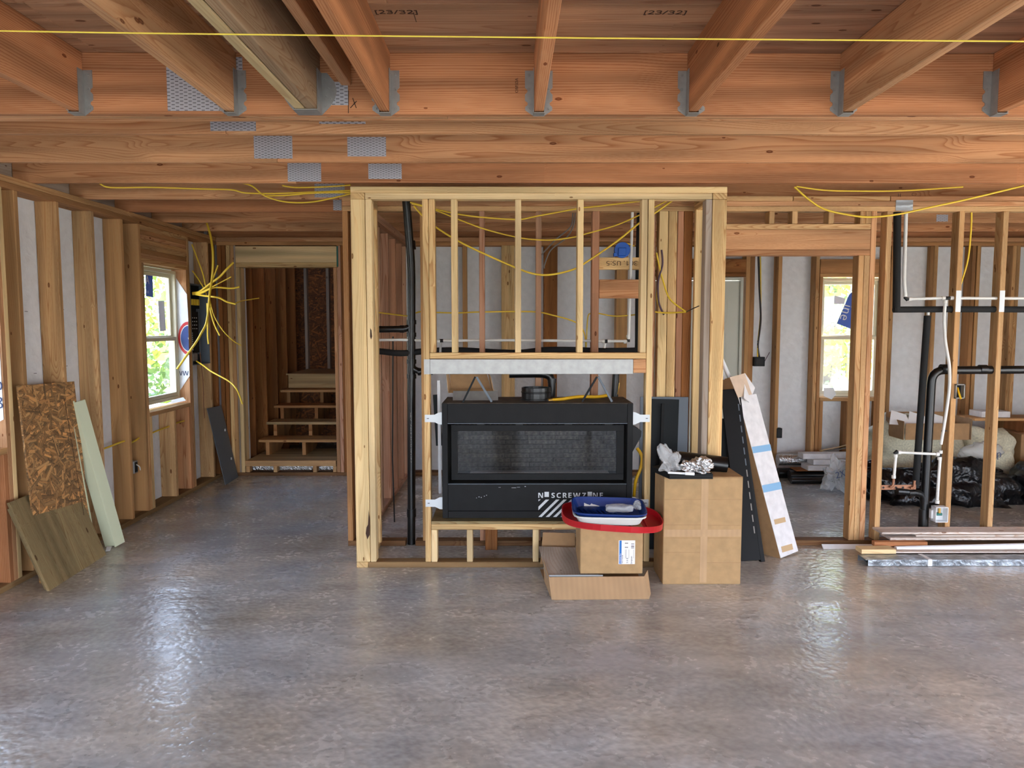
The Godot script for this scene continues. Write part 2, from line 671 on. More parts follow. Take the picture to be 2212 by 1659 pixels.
func make_materials() -> void:
	M.fir = [wood(Color(0.83, 0.615, 0.44), T.flat), wood(Color(0.80, 0.565, 0.395), T.straight), wood(Color(0.84, 0.64, 0.465), T.wavy), wood(Color(0.79, 0.55, 0.375), T.straight)]
	M.stud = [wood(Color(0.83, 0.66, 0.46), T.flat), wood(Color(0.79, 0.61, 0.41), T.clear), wood(Color(0.86, 0.70, 0.50), T.wavy), wood(Color(0.77, 0.58, 0.39), T.straight)]
	M.rose = [wood(Color(0.82, 0.63, 0.51), T.flat), wood(Color(0.80, 0.60, 0.47), T.straight), wood(Color(0.84, 0.66, 0.53), T.clear)]
	M.pale = [wood(Color(0.95, 0.83, 0.61), T.clear), wood(Color(0.94, 0.80, 0.57), T.flat), wood(Color(0.95, 0.84, 0.64), T.clear)]
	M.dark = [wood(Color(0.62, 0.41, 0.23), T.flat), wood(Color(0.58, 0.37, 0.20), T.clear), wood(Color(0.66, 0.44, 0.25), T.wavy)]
	M.sole = [wood(Color(0.60, 0.48, 0.33), T.clear), wood(Color(0.54, 0.40, 0.27), T.flat)]
	M.deck = [wood(Color(0.75, 0.58, 0.45), T.veneer), wood(Color(0.71, 0.54, 0.42), T.veneer), wood(Color(0.77, 0.60, 0.46), T.veneer)]
	M.weathered = [wood(Color(0.80, 0.70, 0.52), T.clear), wood(Color(0.66, 0.55, 0.43), T.wavy)]
	M.weathered_ply = [wood(Color(0.62, 0.55, 0.40), T.rough_veneer)]
	M.painted = [wood(Color(0.90, 0.86, 0.82), T.rough_veneer)]
	M.grey_wood = [wood(Color(0.72, 0.66, 0.60), T.clear)]
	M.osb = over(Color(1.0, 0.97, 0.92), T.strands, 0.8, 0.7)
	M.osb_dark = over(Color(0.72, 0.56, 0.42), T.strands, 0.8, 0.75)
	var c := flat(Color(0.905, 0.915, 0.905), 1.0, 0.0, 0.5)
	c.albedo_texture = T.concrete[0]
	c.roughness_texture = T.concrete[1]
	c.normal_enabled = true
	c.normal_texture = T.concrete[2]
	c.normal_scale = 0.55
	c.uv1_triplanar = true
	c.uv1_world_triplanar = true
	c.uv1_scale = Vector3.ONE / 5.2
	c.uv1_offset = Vector3(0.37, 0.0, 0.21)
	M.concrete = c
	M.wrap = with_normal(over(Color(0.93, 0.94, 0.95), T.wrap, 1.3, 0.55), T.creases, 0.18)
	M.ink = flat(Color(0.13, 0.2, 0.36), 0.6)
	M.blue = flat(Color(0.16, 0.27, 0.52), 0.5)
	M.red = flat(Color(0.78, 0.16, 0.17), 0.5)
	M.stamp = flat(Color(0.25, 0.15, 0.09), 0.8)
	M.zinc = over(Color(0.66, 0.66, 0.65), T.mottle, 3.0, 0.45, 0.6)
	M.zinc_plate = flat(Color(0.78, 0.79, 0.82), 0.45, 0.6)
	M.zinc_plate.albedo_texture = T.slots
	M.zinc_plate.uv1_scale = Vector3(0.6 / 0.028, 3.0 / 0.034, 1)
	M.tab = flat(Color(0.80, 0.82, 0.83), 0.5, 0.3)
	M.track = with_normal(over(Color(0.77, 0.80, 0.83), T.blotch, 2.5, 0.35, 0.7), T.creases, 0.35)
	M.black = over(Color(0.115, 0.118, 0.122), T.mottle, 2.0, 0.6)
	M.black.metallic_specular = 0.3
	M.black_deep = flat(Color(0.03, 0.03, 0.03), 0.6)
	M.abs = flat(Color(0.045, 0.045, 0.048), 0.33)
	M.panel_black = flat(Color(0.07, 0.07, 0.075), 0.5, 0.0, 0.3)
	M.foam = flat(Color(0.085, 0.09, 0.095), 0.85)
	M.pex = flat(Color(0.88, 0.88, 0.86), 0.4)
	M.pvc = flat(Color(0.92, 0.93, 0.94), 0.35)
	M.brass = flat(Color(0.75, 0.6, 0.3), 0.35, 0.8)
	M.copper = flat(Color(0.60, 0.42, 0.32), 0.5, 0.6)
	M.cable = flat(Color(0.94, 0.80, 0.24), 0.45)
	M.cable_grey = flat(Color(0.55, 0.53, 0.50), 0.5)
	M.cable_dark = flat(Color(0.17, 0.13, 0.12), 0.5)
	M.cable_purple = flat(Color(0.32, 0.22, 0.28), 0.5)
	M.string = flat(Color(0.93, 0.84, 0.32), 0.6)
	M.gas = flat(Color(0.90, 0.70, 0.10), 0.4)
	M.box_blue = flat(Color(0.10, 0.36, 0.74), 0.4)
	M.panel_grey = flat(Color(0.38, 0.42, 0.46), 0.5, 0.0)
	M.panel_dark = flat(Color(0.12, 0.135, 0.145), 0.6, 0.0, 0.3)
	M.vinyl = flat(Color(0.84, 0.81, 0.70), 0.45)
	M.door_paint = flat(Color(0.80, 0.80, 0.74), 0.5)
	M.card = [over(Color(0.73, 0.59, 0.41), T.mottle, 2.2, 0.8), over(Color(0.77, 0.63, 0.47), T.flutes, 1.0, 0.8), over(Color(0.68, 0.53, 0.37), T.mottle, 2.4, 0.8)]
	M.card_white = over(Color(0.92, 0.91, 0.91), T.mottle, 2.0, 0.7)
	M.card_back = over(Color(0.86, 0.76, 0.66), T.flutes, 3.5, 0.8)
	M.tape = flat(Color(0.78, 0.66, 0.50), 0.3)
	M.tape_blue = flat(Color(0.52, 0.70, 0.84), 0.4)
	M.duct_tape = with_normal(flat(Color(0.66, 0.68, 0.70), 0.35, 0.3), T.creases, 0.4)
	M.paper = flat(Color(0.94, 0.94, 0.94), 0.7)
	M.label_blue = flat(Color(0.10, 0.42, 0.72), 0.5)
	M.lid = flat(Color(0.74, 0.10, 0.14), 0.38)
	M.tray = flat(Color(0.07, 0.19, 0.45), 0.35)
	M.tray_white = flat(Color(0.86, 0.86, 0.84), 0.35)
	M.trim_green = flat(Color(0.80, 0.82, 0.70), 0.55)
	M.insulation = over(Color(0.93, 0.91, 0.80), T.fleece, 3.0, 0.95)
	M.bag_black = with_normal(flat(Color(0.035, 0.035, 0.05), 0.3), T.creases, 1.0)
	M.bag_black.uv1_triplanar = true
	M.bag_black.uv1_scale = Vector3.ONE * 0.7
	M.poly = with_normal(flat(Color(0.90, 0.91, 0.92, 0.3), 0.18), T.creases, 0.6)
	M.poly.transparency = BaseMaterial3D.TRANSPARENCY_ALPHA
	M.poly.uv1_triplanar = true
	M.poly.uv1_scale = Vector3.ONE * 7.0
	M.foil = with_normal(flat(Color(0.80, 0.80, 0.80), 0.25, 0.9), T.creases, 1.0)
	M.foil.uv1_triplanar = true
	M.foil.uv1_scale = Vector3.ONE * 5.0
	var g := flat(Color(0.95, 0.98, 0.97, 0.06), 0.0)
	g.transparency = BaseMaterial3D.TRANSPARENCY_ALPHA
	M.glass = g
	var gd := flat(Color(0.10, 0.10, 0.11, 0.3), 0.02, 0.0, 0.22)
	gd.transparency = BaseMaterial3D.TRANSPARENCY_ALPHA
	M.glass_fire = gd
	M.firebrick = [over(Color(0.50, 0.47, 0.41), T.blotch, 9.0, 0.9), over(Color(0.45, 0.42, 0.37), T.blotch, 9.0, 0.9), over(Color(0.55, 0.51, 0.45), T.blotch, 9.0, 0.9)]
	M.burner = over(Color(0.80, 0.78, 0.74), T.fleece, 8.0, 0.8)
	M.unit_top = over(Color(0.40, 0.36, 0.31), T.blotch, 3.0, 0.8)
	M.bark = over(Color(0.34, 0.28, 0.22), T.blotch, 2.0, 0.9)
	M.birch = over(Color(0.82, 0.80, 0.76), T.blotch, 2.5, 0.8)
	M.leaf = [flat(Color(0.50, 0.60, 0.28), 0.7), flat(Color(0.45, 0.57, 0.30), 0.7), flat(Color(0.60, 0.63, 0.28), 0.7), flat(Color(0.36, 0.48, 0.30), 0.75)]
	for m: StandardMaterial3D in M.leaf:
		m.backlight_enabled = true
		m.backlight = Color(0.3, 0.36, 0.12)
	M.grass = over(Color(0.53, 0.53, 0.50), T.blotch, 0.4, 0.95)
	M.sticker = flat(Color(0.18, 0.32, 0.68), 0.5)
	M.sticker_paper = flat(Color(0.93, 0.92, 0.88), 0.6)
	for m: StandardMaterial3D in [M.sticker, M.sticker_paper]:
		m.backlight_enabled = true
		m.backlight = Color(0.35, 0.4, 0.5)
	M.teal = flat(Color(0.12, 0.42, 0.38), 0.6)


func any(list: Array) -> Material:
	return list[rng.randi() % list.size()]


# ---------------------------------------------------------------- the setting

func hanger_mesh(wide: float, tall: float) -> Mesh:
	# a pressed steel joist hanger about the foot of its joist: scalloped flanges, side plates, seat; the header lies at z = 0
	var st := begin()
	var s := wide / 2 + 0.002
	for k: float in [-1.0, 1.0]:
		var o := [Vector2(0, -0.004), Vector2(0, tall), Vector2(0.034, tall), Vector2(0.034, tall * 0.62), Vector2(0.024, tall * 0.56), Vector2(0.024, tall * 0.52), Vector2(0.034, tall * 0.46), Vector2(0.034, tall * 0.33), Vector2(0.023, tall * 0.28), Vector2(0.023, tall * 0.23), Vector2(0.033, tall * 0.18), Vector2(0.033, tall * 0.11)]
		var turned := []
		for p: Vector2 in o:
			turned.append(Vector2(k * (s + p.x), p.y))
		add_prism(st, turned, Vector3(0, 0, 0.0025), Vector3.RIGHT, Vector3.UP, 0.0025)
		add_box(st, Vector3(0.002, tall, 0.045), 0.0, 1, Transform3D(Basis(), Vector3(k * s, tall / 2 - 0.003, 0.0225)))
		for h: float in [0.14, 0.58, 0.9]:
			add_box(st, Vector3(0.009, 0.009, 0.004), 0.002, 1, Transform3D(Basis(), Vector3(k * (s + 0.019), tall * h, 0.004)))
	add_box(st, Vector3(wide + 0.006, 0.0025, 0.05), 0.0, 0, Transform3D(Basis(), Vector3(0, -0.0035, 0.025)))
	return st.commit()


func plate(parent: Node3D, x0: float, x1: float, y0: float, y1: float, d: float) -> void:
	bx(parent, "nail_plate", x0, x1, y0, y1, d - 0.002, d, 0, M.zinc_plate, 0.0)


func setting() -> void:
	var floor_ := bx(self, "floor", -3.2, 5.9, -0.12, 0.0, -2.6, 10.4, 0, M.concrete, 0.0)
	tag(floor_, "smooth grey concrete floor slab with scuffs and dull window reflections", "floor", "", "structure")
	var ground := bx(self, "ground", -45, 45, -0.5, -0.15, -45, 60, 0, M.grass, 0.0)
	tag(ground, "gravelly yard around the house outside the windows", "ground", "", "structure")

	# ---- ceiling
	var c := thing("ceiling", "open ceiling of orange fir joists under plywood decking", "ceiling", V(0, TOP, 4), "", "structure")
	# floor deck: tongue and groove sheets, long way across the joists
	var rows := [-2.29, -1.07, 0.15, 1.37, 2.59, 3.81, 5.03, 6.25, 7.47, 8.0]
	for i in rows.size() - 1:
		var x := -3.2 - (1.22 if i % 2 == 0 else 0.0) + 0.35
		while x < 5.9:
			var a := maxf(x, -3.2)
			var b := minf(x + 2.44, 5.9)
			if b > a + 0.05:
				bx(c, "deck_panel", a, b, DECK, DECK + 0.02, rows[i], rows[i + 1], 0, any(M.deck), 0.003)
			x += 2.44
	bx(c, "deck_panel", -3.2, 5.9, DECK, DECK + 0.02, -2.6, -2.29, 0, M.deck[0], 0.003)
	bx(c, "deck_panel", -3.2, 5.9, DECK + 0.021, DECK + 0.06, -2.6, 8.0, 0, M.deck[0], 0.0)
	# header of three plies carrying the near joists
	for k in 3:
		bx(c, "header_ply", -3.16, -0.25 if k == 1 else 5.8, 2.436, DECK, 3.04 + k * 0.0385, 3.04 + k * 0.0385 + 0.038, 0, M.fir[[1, 2, 0][k]], 0.003)
	bx(c, "header_ply", -0.25, 5.8, 2.436, DECK, 3.0785, 3.1165, 0, M.fir[2], 0.003)
	# near joists, two feet apart
	var hanger := hanger_mesh(0.038, 0.172)
	for k in range(-4, 9):
		var x := 0.118 + 0.6096 * k
		if x < -3.0:
			continue
		bx(c, "joist", x - 0.019, x + 0.019, 2.436, DECK, -2.4, 3.038, 2, M.fir[[1, 3, 2, 1, 0][absi(k) % 5]], 0.003)
		put(c, "joist_hanger", hanger, M.zinc, Transform3D(Basis(), V(x, 2.432, 3.04)))
	# the doubled, weathered beam between two of them, with its large hanger, and the shallow joist beside it
	bx(c, "beam_ply", -0.838, -0.796, 2.436, DECK, -2.4, 3.036, 2, M.weathered[0], 0.004)
	bx(c, "beam_ply", -0.793, -0.75, 2.436, DECK, -2.4, 3.036, 2, M.weathered[1], 0.004)
	var st := begin()
	add_box(st, Vector3(0.094, 0.003, 0.08), 0.0, 0, Transform3D(Basis(), Vector3(0, -0.002, 0.04)))
	for k: float in [-1.0, 1.0]:
		add_box(st, Vector3(0.003, 0.16, 0.07), 0.0, 1, Transform3D(Basis(), Vector3(k * 0.047, 0.078, 0.035)))
		var o := [Vector2(k * 0.047, -0.003), Vector2(k * 0.047, 0.16), Vector2(k * 0.07, 0.16), Vector2(k * 0.10, 0.125), Vector2(k * 0.108, 0.09), Vector2(k * 0.10, 0.06), Vector2(k * 0.08, 0.03)]
		add_prism(st, o, Vector3(0, 0, 0.003), Vector3.RIGHT, Vector3.UP, 0.003)
		for h: Vector2 in [Vector2(0.062, 0.03), Vector2(0.066, 0.07), Vector2(0.085, 0.06), Vector2(0.075, 0.1), Vector2(0.095, 0.09), Vector2(0.062, 0.135)]:
			add_box(st, Vector3(0.007, 0.007, 0.003), 0.002, 0, Transform3D(Basis(), Vector3(k * h.x, h.y, 0.004)))
	put(c, "beam_hanger", st.commit(), M.zinc, Transform3D(Basis(), V(-0.794, 2.434, 3.04)))
	bx(c, "joist", -0.668, -0.628, 2.545, DECK, -2.4, 3.036, 2, M.fir[2], 0.003)
	# joists across the room, resting on the walls, spliced with nail plates
	var splice := [-1.33, -1.28, -1.35, -1.22, -1.2, -1.28, -1.35, -1.3]
	for k in 8:
		var d := 3.565 + 0.6096 * k
		var s: float = splice[k]
		bx(c, "cross_joist", -3.14, s - 0.001, TOP, DECK, d, d + 0.038, 0, M.fir[[0, 2, 0, 2, 1, 0, 2, 1][k]], 0.003)
		bx(c, "cross_joist", s + 0.001, 5.8, TOP + 0.002, DECK, d, d + 0.038, 0, M.fir[[2, 0, 1, 0, 2, 2, 0, 1][k]], 0.003)
	plate(c, -1.361, -1.059, 2.447, 2.655, 3.04)
	plate(c, -0.845, -0.642, 2.47, 2.56, 3.04)
	plate(c, -1.4, -1.187, TOP + 0.012, TOP + 0.085, 3.565)
	plate(c, -0.89, -0.673, TOP + 0.045, TOP + 0.12, 3.565)
	plate(c, -1.404, -1.193, TOP + 0.018, TOP + 0.14, 4.175)
	plate(c, -0.89, -0.678, TOP + 0.03, TOP + 0.135, 4.175)
	plate(c, -1.4, -1.189, TOP + 0.008, TOP + 0.14, 4.784)
	plate(c, -0.89, -0.68, TOP + 0.025, TOP + 0.12, 4.784)
	plate(c, -1.39, -1.175, TOP + 0.012, TOP + 0.11, 5.394)
	plate(c, -1.401, -1.335, TOP + 0.012, TOP + 0.11, 6.003)
	plate(c, -0.765, -0.698, TOP + 0.01, TOP + 0.07, 6.003)
	plate(c, 3.301, 3.494, TOP + 0.01, TOP + 0.08, 6.003)
	plate(c, 3.764, 3.866, TOP + 0.01, TOP + 0.07, 6.613)
	plate(c, 3.735, 3.854, TOP + 0.01, TOP + 0.08, 6.003)
	# stamps on the deck
	for at: Vector3 in [V(-0.398, 2.674, 2.655), V(0.532, 2.674, 2.655)]:
		lettering(c, "grade_stamp", "[23/32]", at + Vector3(0.008, -0.0012, 0), Vector3.RIGHT, Vector3.BACK, 0.030, M.stamp, 1.15)
	bx(c, "pencil_mark", 0.098 - 0.43, 0.1 - 0.43, DECK - 0.0008, DECK, 2.66, 2.74, 0, M.stamp, 0.0)
	for at: Vector3 in [V(0.03, 2.547, 3.04)]:
		lettering(c, "ink_stamp", "OMSDA", at + Vector3(0, 0, 0.001), Vector3.UP, Vector3.LEFT, 0.012, M.stamp)
	# the crossed-out layout mark on the header
	bar(c, "pencil_mark", V(-0.624, 2.498, 3.04) + Vector3(0, 0, 0.001), V(-0.61, 2.459, 3.04) + Vector3(0, 0, 0.001), 0.003, 0.001, M.stamp, 0.0)
	bar(c, "pencil_mark", V(-0.608, 2.486, 3.04) + Vector3(0, 0, 0.001), V(-0.634, 2.459, 3.04) + Vector3(0, 0, 0.001), 0.003, 0.001, M.stamp, 0.0)
	bar(c, "pencil_mark", V(-0.64, 2.527, 3.04) + Vector3(0, 0, 0.001), V(-0.642, 2.439, 3.04) + Vector3(0, 0, 0.001), 0.003, 0.001, M.stamp, 0.0)

	# ---- the walls behind and beside the camera, with the glazed openings that light the room
	var rear := thing("wall_rear", "wall of patio openings behind the viewpoint, out of the picture", "wall", V(0, 0, -2.45), "", "structure")
	for s: Array in [[-3.2, -2.6], [-0.2, 0.1], [2.5, 3.0], [5.4, 5.9]]:
		bx(rear, "wall_panel", s[0], s[1], 0, DECK, -2.6, -2.42, 1, M.wrap, 0.0)
	for s: Array in [[-2.6, -0.2], [0.1, 2.5], [3.0, 5.4]]:
		bx(rear, "wall_panel", s[0], s[1], 2.15, DECK, -2.6, -2.42, 0, M.wrap, 0.0)
		bx(rear, "sill_plate", s[0], s[1], 0, 0.04, -2.55, -2.42, 0, M.sole[0])
		bx(rear, "mullion", (s[0] + s[1]) / 2 - 0.04, (s[0] + s[1]) / 2 + 0.04, 0.04, 2.15, -2.54, -2.46, 1, M.vinyl)
		for e: float in [s[0], s[1] - 0.05]:
			bx(rear, "jamb", e, e + 0.05, 0.04, 2.15, -2.54, -2.46, 1, M.vinyl)
	var right := thing("wall_right", "framed wall at the far end of the room, out of the picture", "wall", V(5.85, 0, 2.5), "", "structure")
	for s: Array in [[-2.6, 0.6], [3.2, 8.0]]:
		bx(right, "wall_panel", 5.8, 5.95, 0, DECK, s[0], s[1], 1, M.wrap, 0.0)
	bx(right, "wall_panel", 5.8, 5.95, 2.1, DECK, 0.6, 3.2, 2, M.wrap, 0.0)
	bx(right, "wall_panel", 5.8, 5.95, 0, 0.1, 0.6, 3.2, 2, M.wrap, 0.0)


func walls_seen() -> void:
	# ---- left wall: 2x6 studs in front of white house wrap
	var l := thing("wall_left", "framed outer wall of amber studs over white house wrap", "wall", V(-3.09, 0, 4), "", "structure")
	bx(l, "sole_plate", -3.16, -3.02, 0, 0.038, -2.42, 7.74, 2, M.sole[0])
	bx(l, "top_plate", -3.16, -3.02, 2.414, 2.452, -2.42, 7.74, 2, M.stud[3])
	bx(l, "top_plate", -3.16, -3.02, 2.453, TOP, -2.42, 7.74, 2, M.stud[0])
	var full := func(d: float, m: Material) -> void:
		bx(l, "stud", -3.16, -3.02, 0.038, 2.414, d, d + 0.038, 1, m, 0.003)
	for d: float in [-2.3, -1.9, -1.5, -1.1, 0.1, 1.3, 1.7, 2.1, 2.5, 2.9]:
		full.call(d, any(M.stud))
	full.call(3.26, M.pale[1])
	full.call(4.462, M.pale[0])
	full.call(4.605, M.stud[1])
	full.call(5.022, M.stud[0])
	full.call(5.442, M.stud[2])
	full.call(5.848, M.stud[1])
	full.call(6.118, M.stud[1])
	full.call(7.036, M.stud[0])
	full.call(7.5, M.stud[2])
	full.call(7.66, M.dark[0])
	# near window opening at the edge of the picture
	bx(l, "jack_stud", -3.16, -3.02, 0.038, 2.08, 3.298, 3.336, 1, M.pale[1])
	bx(l, "jack_stud", -3.16, -3.02, 0.038, 2.08, 4.424, 4.462, 1, M.fir[2])
	bx(l, "window_header", -3.16, -3.02, 2.08, 2.414, 3.3, 4.462, 2, M.stud[0])
	bx(l, "rough_sill", -3.16, -3.02, 0.822, 0.86, 3.336, 4.424, 2, M.stud[1])
	for d: float in [3.336, 3.7, 4.05, 4.386]:
		bx(l, "cripple", -3.16, -3.02, 0.038, 0.822, d, d + 0.038, 1, any(M.fir))
	# window opening in the middle of the wall: stacked header, sill, short studs under it
	bx(l, "jack_stud", -3.16, -3.02, 0.038, 2.104, 6.157, 6.195, 1, M.stud[0], 0.003)
	bx(l, "jack_stud", -3.16, -3.02, 0.038, 2.104, 6.998, 7.036, 1, M.fir[2], 0.003)
	for k in 8:
		bx(l, "header_lamination", -3.16, -3.022 - 0.002 * (k % 3), 2.105 + k * 0.0386, 2.105 + k * 0.0386 + 0.038, 6.158, 7.036, 2, [M.stud[0], M.fir[2], M.stud[3], M.stud[2]][k % 4], 0.002)
	bx(l, "rough_sill", -3.16, -3.02, 0.822, 0.858, 6.195, 6.998, 2, M.stud[0], 0.003)
	bx(l, "cripple", -3.16, -3.02, 0.038, 0.822, 6.197, 6.235, 1, M.pale[1])
	bx(l, "cripple", -3.16, -3.02, 0.038, 0.822, 6.644, 6.682, 1, M.stud[2])
	bx(l, "cripple", -3.16, -3.02, 0.038, 0.822, 6.958, 6.996, 1, M.fir[0])
	# wrap, with the openings left free
	for s: Array in [[-2.6, 0.2], [1.3, 3.33], [4.43, 6.195], [7.0, 7.9]]:
		bx(l, "wrap_sheet", -3.2, -3.162, -0.1, DECK, s[0], s[1], 2, M.wrap, 0.0)
	for s: Array in [[0.2, 1.3], [3.33, 4.43], [6.195, 7.0]]:
		bx(l, "wrap_sheet", -3.2, -3.162, -0.1, 0.86, s[0], s[1], 2, M.wrap, 0.0)
		bx(l, "wrap_sheet", -3.2, -3.162, 2.1, DECK, s[0], s[1], 2, M.wrap, 0.0)
	bx(l, "rim_board", -3.161, -3.142, TOP, DECK, -2.42, 7.74, 2, M.grey_wood[0], 0.002)
	# staples in the wrap
	for q: Array in [[4.78, 2.1], [4.8, 1.9], [4.87, 1.68], [4.83, 1.47], [4.93, 1.27], [4.88, 1.08], [5.27, 1.7], [5.28, 1.3], [5.25, 1.12], [5.68, 1.68], [5.66, 1.35], [5.67, 1.0]]:
		bx(l, "staple", -3.1625, -3.1605, q[1], q[1] + 0.003, q[0], q[0] + 0.03, 2, M.black_deep, 0.0)
	# wrap folded onto the window's side, with part of its printed emblem
	var flap := sheet(l, "wrap_flap", [V(-3.131, 2.057, 6.992), V(-3.133, 0.945, 6.992), V(-3.018, 1.111, 6.992), V(-3.012, 1.643, 6.992), V(-3.017, 1.876, 6.992)], 0.0015, M.wrap)
	var arc := func(called: String, r0: float, r1: float, m: Material, front: float) -> void:
		var o := []
		for k in 13:
			var a := PI * 0.5 + PI * k / 12.0
			o.append(Vector2(cos(a) * r1 * 0.62, sin(a) * r1))
		for k in 13:
			var a := PI * 1.5 - PI * k / 12.0
			o.append(Vector2(cos(a) * r0 * 0.62, sin(a) * r0))
		prism(flap, called, o, V(-3.014, 1.465, 6.992) + Vector3(0, 0, front), Vector3.RIGHT, Vector3.UP, 0.001, m)
	arc.call("emblem_ring", 0.128, 0.158, M.red, 0.0022)
	arc.call("emblem_disc", 0.01, 0.118, M.blue, 0.0022)
	lettering(flap, "print", "ww", V(-3.082, 1.142, 6.992) + Vector3(0, 0, 0.002), Vector3.RIGHT, Vector3.UP, 0.055, M.ink)

	# ---- far wall with the stair opening, the door and the far window; front faces at 7.74
	var f := 7.74
	var b := thing("wall_back", "far outer wall of brown studs and white house wrap", "wall", V(1, 0, f), "", "structure")
	bx(b, "sole_plate", -3.02, 5.8, 0, 0.036, f, f + 0.14, 0, M.sole[1])
	bx(b, "top_plate", -3.02, 5.8, 2.408, 2.446, f, f + 0.14, 0, M.stud[3])
	bx(b, "top_plate", -3.02, 5.8, 2.447, TOP, f, f + 0.14, 0, M.fir[2])
	var post := func(x0: float, x1: float, m: Material) -> void:
		bx(b, "stud", x0, x1, 0.036, 2.408, f, f + 0.14, 1, m, 0.003)
	post.call(-3.018, -2.975, M.dark[0])
	post.call(-2.968, -2.93, M.dark[2])
	post.call(-2.925, -2.887, M.pale[1])
	post.call(-2.885, -2.847, M.stud[1])
	bx(b, "king_stud", -2.845, -2.828, 0.036, 2.408, f, f + 0.14, 1, M.grey_wood[0], 0.003)
	bx(b, "jack_stud", -2.827, -2.789, 0.036, 2.183, f, f + 0.14, 1, M.pale[0], 0.003)
	bx(b, "door_header", -2.827, -1.782, 2.234, 2.4, f, f + 0.14, 0, M.pale[2], 0.003)
	bx(b, "header_plate", -2.827, -1.782, 2.185, 2.233, f, f + 0.14, 0, M.pale[1], 0.003)
	bx(b, "jack_stud", -1.82, -1.783, 0.036, 2.184, f, f + 0.14, 1, M.fir[2], 0.003)
	bx(b, "header_end_mark", -1.782, -1.765, 2.19, 2.4, f - 0.002, f, 1, M.teal, 0.0)
	post.call(-1.781, -1.743, M.rose[0])
	post.call(-1.74, -1.7, M.dark[1])
	for x: float in [-1.3, -0.9]:
		post.call(x, x + 0.038, M.stud[1])
	# studs seen through the fireplace framing; the broad ones stand flat
	post.call(-0.484, -0.441, M.stud[1])
	post.call(-0.081, 0.058, M.pale[1])
	post.call(0.36, 0.5, M.dark[2])
	post.call(1.114, 1.229, M.stud[1])
	post.call(1.48, 1.52, M.stud[3])
	# door and its framing
	post.call(2.456, 2.499, M.stud[1])
	post.call(2.499, 2.548, M.stud[3])
	bx(b, "door_header", 1.5, 2.456, 2.13, 2.272, f, f + 0.14, 0, M.dark[2], 0.003)
	bx(b, "header_plate", 1.5, 2.456, 2.09, 2.128, f, f + 0.14, 0, M.dark[0], 0.003)
	# studs to the far window and beyond
	post.call(2.791, 2.83, M.stud[1])
	post.call(3.182, 3.22, M.stud[0])
	bx(b, "jack_stud", 3.225, 3.259, 0.036, 2.09, f, f + 0.14, 1, M.stud[3], 0.003)
	bx(b, "window_header", 3.225, 3.96, 2.125, 2.268, f, f + 0.14, 0, M.stud[3], 0.003)
	bx(b, "header_plate", 3.225, 3.96, 2.088, 2.124, f, f + 0.14, 0, M.stud[1], 0.003)
	bx(b, "rough_sill", 3.263, 3.92, 0.79, 0.828, f, f + 0.14, 0, M.stud[1], 0.003)
	for x: float in [3.263, 3.55, 3.88]:
		bx(b, "cripple", x, x + 0.038, 0.036, 0.79, f, f + 0.14, 1, M.stud[3], 0.003)
	bx(b, "jack_stud", 3.922, 3.96, 0.036, 2.09, f, f + 0.14, 1, M.stud[0], 0.003)
	post.call(3.962, 4.0, M.stud[1])
	for x: float in [4.405, 4.8, 4.85, 5.22, 5.26, 5.62]:
		post.call(x, x + 0.038, any(M.stud))
	for s: Array in [[-3.2, -2.79, -0.1, DECK], [-1.82, 1.5, -0.1, DECK], [2.456, 3.254, -0.1, DECK], [3.93, 5.9, -0.1, DECK], [1.5, 2.456, 2.09, DECK], [3.254, 3.93, -0.1, 0.83], [3.254, 3.93, 2.09, DECK], [-2.79, -1.82, 2.4, DECK]]:
		bx(b, "wrap_sheet", s[0], s[1], s[2], s[3], f + 0.142, f + 0.18, 0, M.wrap, 0.0)

	# ---- stairwell beyond the far wall
	var w := thing("wall_stairwell", "dark brown framed walls and pressed board round the stairs", "wall", V(-2.3, 0, 9), "", "structure")
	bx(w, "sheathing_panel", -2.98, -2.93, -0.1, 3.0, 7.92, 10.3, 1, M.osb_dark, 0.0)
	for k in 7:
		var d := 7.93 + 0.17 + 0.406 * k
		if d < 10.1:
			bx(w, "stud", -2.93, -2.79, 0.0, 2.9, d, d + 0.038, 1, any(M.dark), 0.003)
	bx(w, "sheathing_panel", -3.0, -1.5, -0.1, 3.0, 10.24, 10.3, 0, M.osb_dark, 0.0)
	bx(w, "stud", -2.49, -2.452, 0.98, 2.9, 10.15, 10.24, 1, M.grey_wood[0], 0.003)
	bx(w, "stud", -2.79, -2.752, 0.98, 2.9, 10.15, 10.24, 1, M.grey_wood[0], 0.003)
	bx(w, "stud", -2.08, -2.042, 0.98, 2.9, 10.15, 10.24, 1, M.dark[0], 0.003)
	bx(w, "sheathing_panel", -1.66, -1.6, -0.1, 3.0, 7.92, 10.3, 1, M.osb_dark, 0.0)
	bx(w, "ceiling_panel", -3.0, -1.5, 2.9, 3.0, 7.9, 10.3, 0, M.deck[0], 0.0)

	# ---- side wall of the inner room, running back from the partition
	var s := thing("wall_side", "reddish framed wall running back beside the black drain stack", "wall", V(-1.1, 0, 6.5), "", "structure")
	bx(s, "sole_plate", -1.15, -1.061, 0, 0.038, 5.34, f, 2, M.rose[0])
	bx(s, "top_plate", -1.15, -1.061, 2.39, 2.428, 5.34, f, 2, M.rose[1])
	bx(s, "top_plate", -1.15, -1.061, 2.429, TOP, 5.34, f, 2, M.rose[2])
	for d: float in [5.37, 5.74, 6.14, 6.56, 6.98, 7.38, 7.66]:
		bx(s, "stud", -1.15, -1.061, 0.038, 2.39, d, d + 0.038, 1, any(M.rose), 0.003)

	# ---- partition across the room, behind the fireplace and on to the doorway and the plumbing
	var p := thing("wall_partition", "fir stud partition with a doorway and exposed plumbing", "wall", V(1.5, 0, 5.3), "", "structure")
	var a0 := 5.25
	var a1 := 5.339
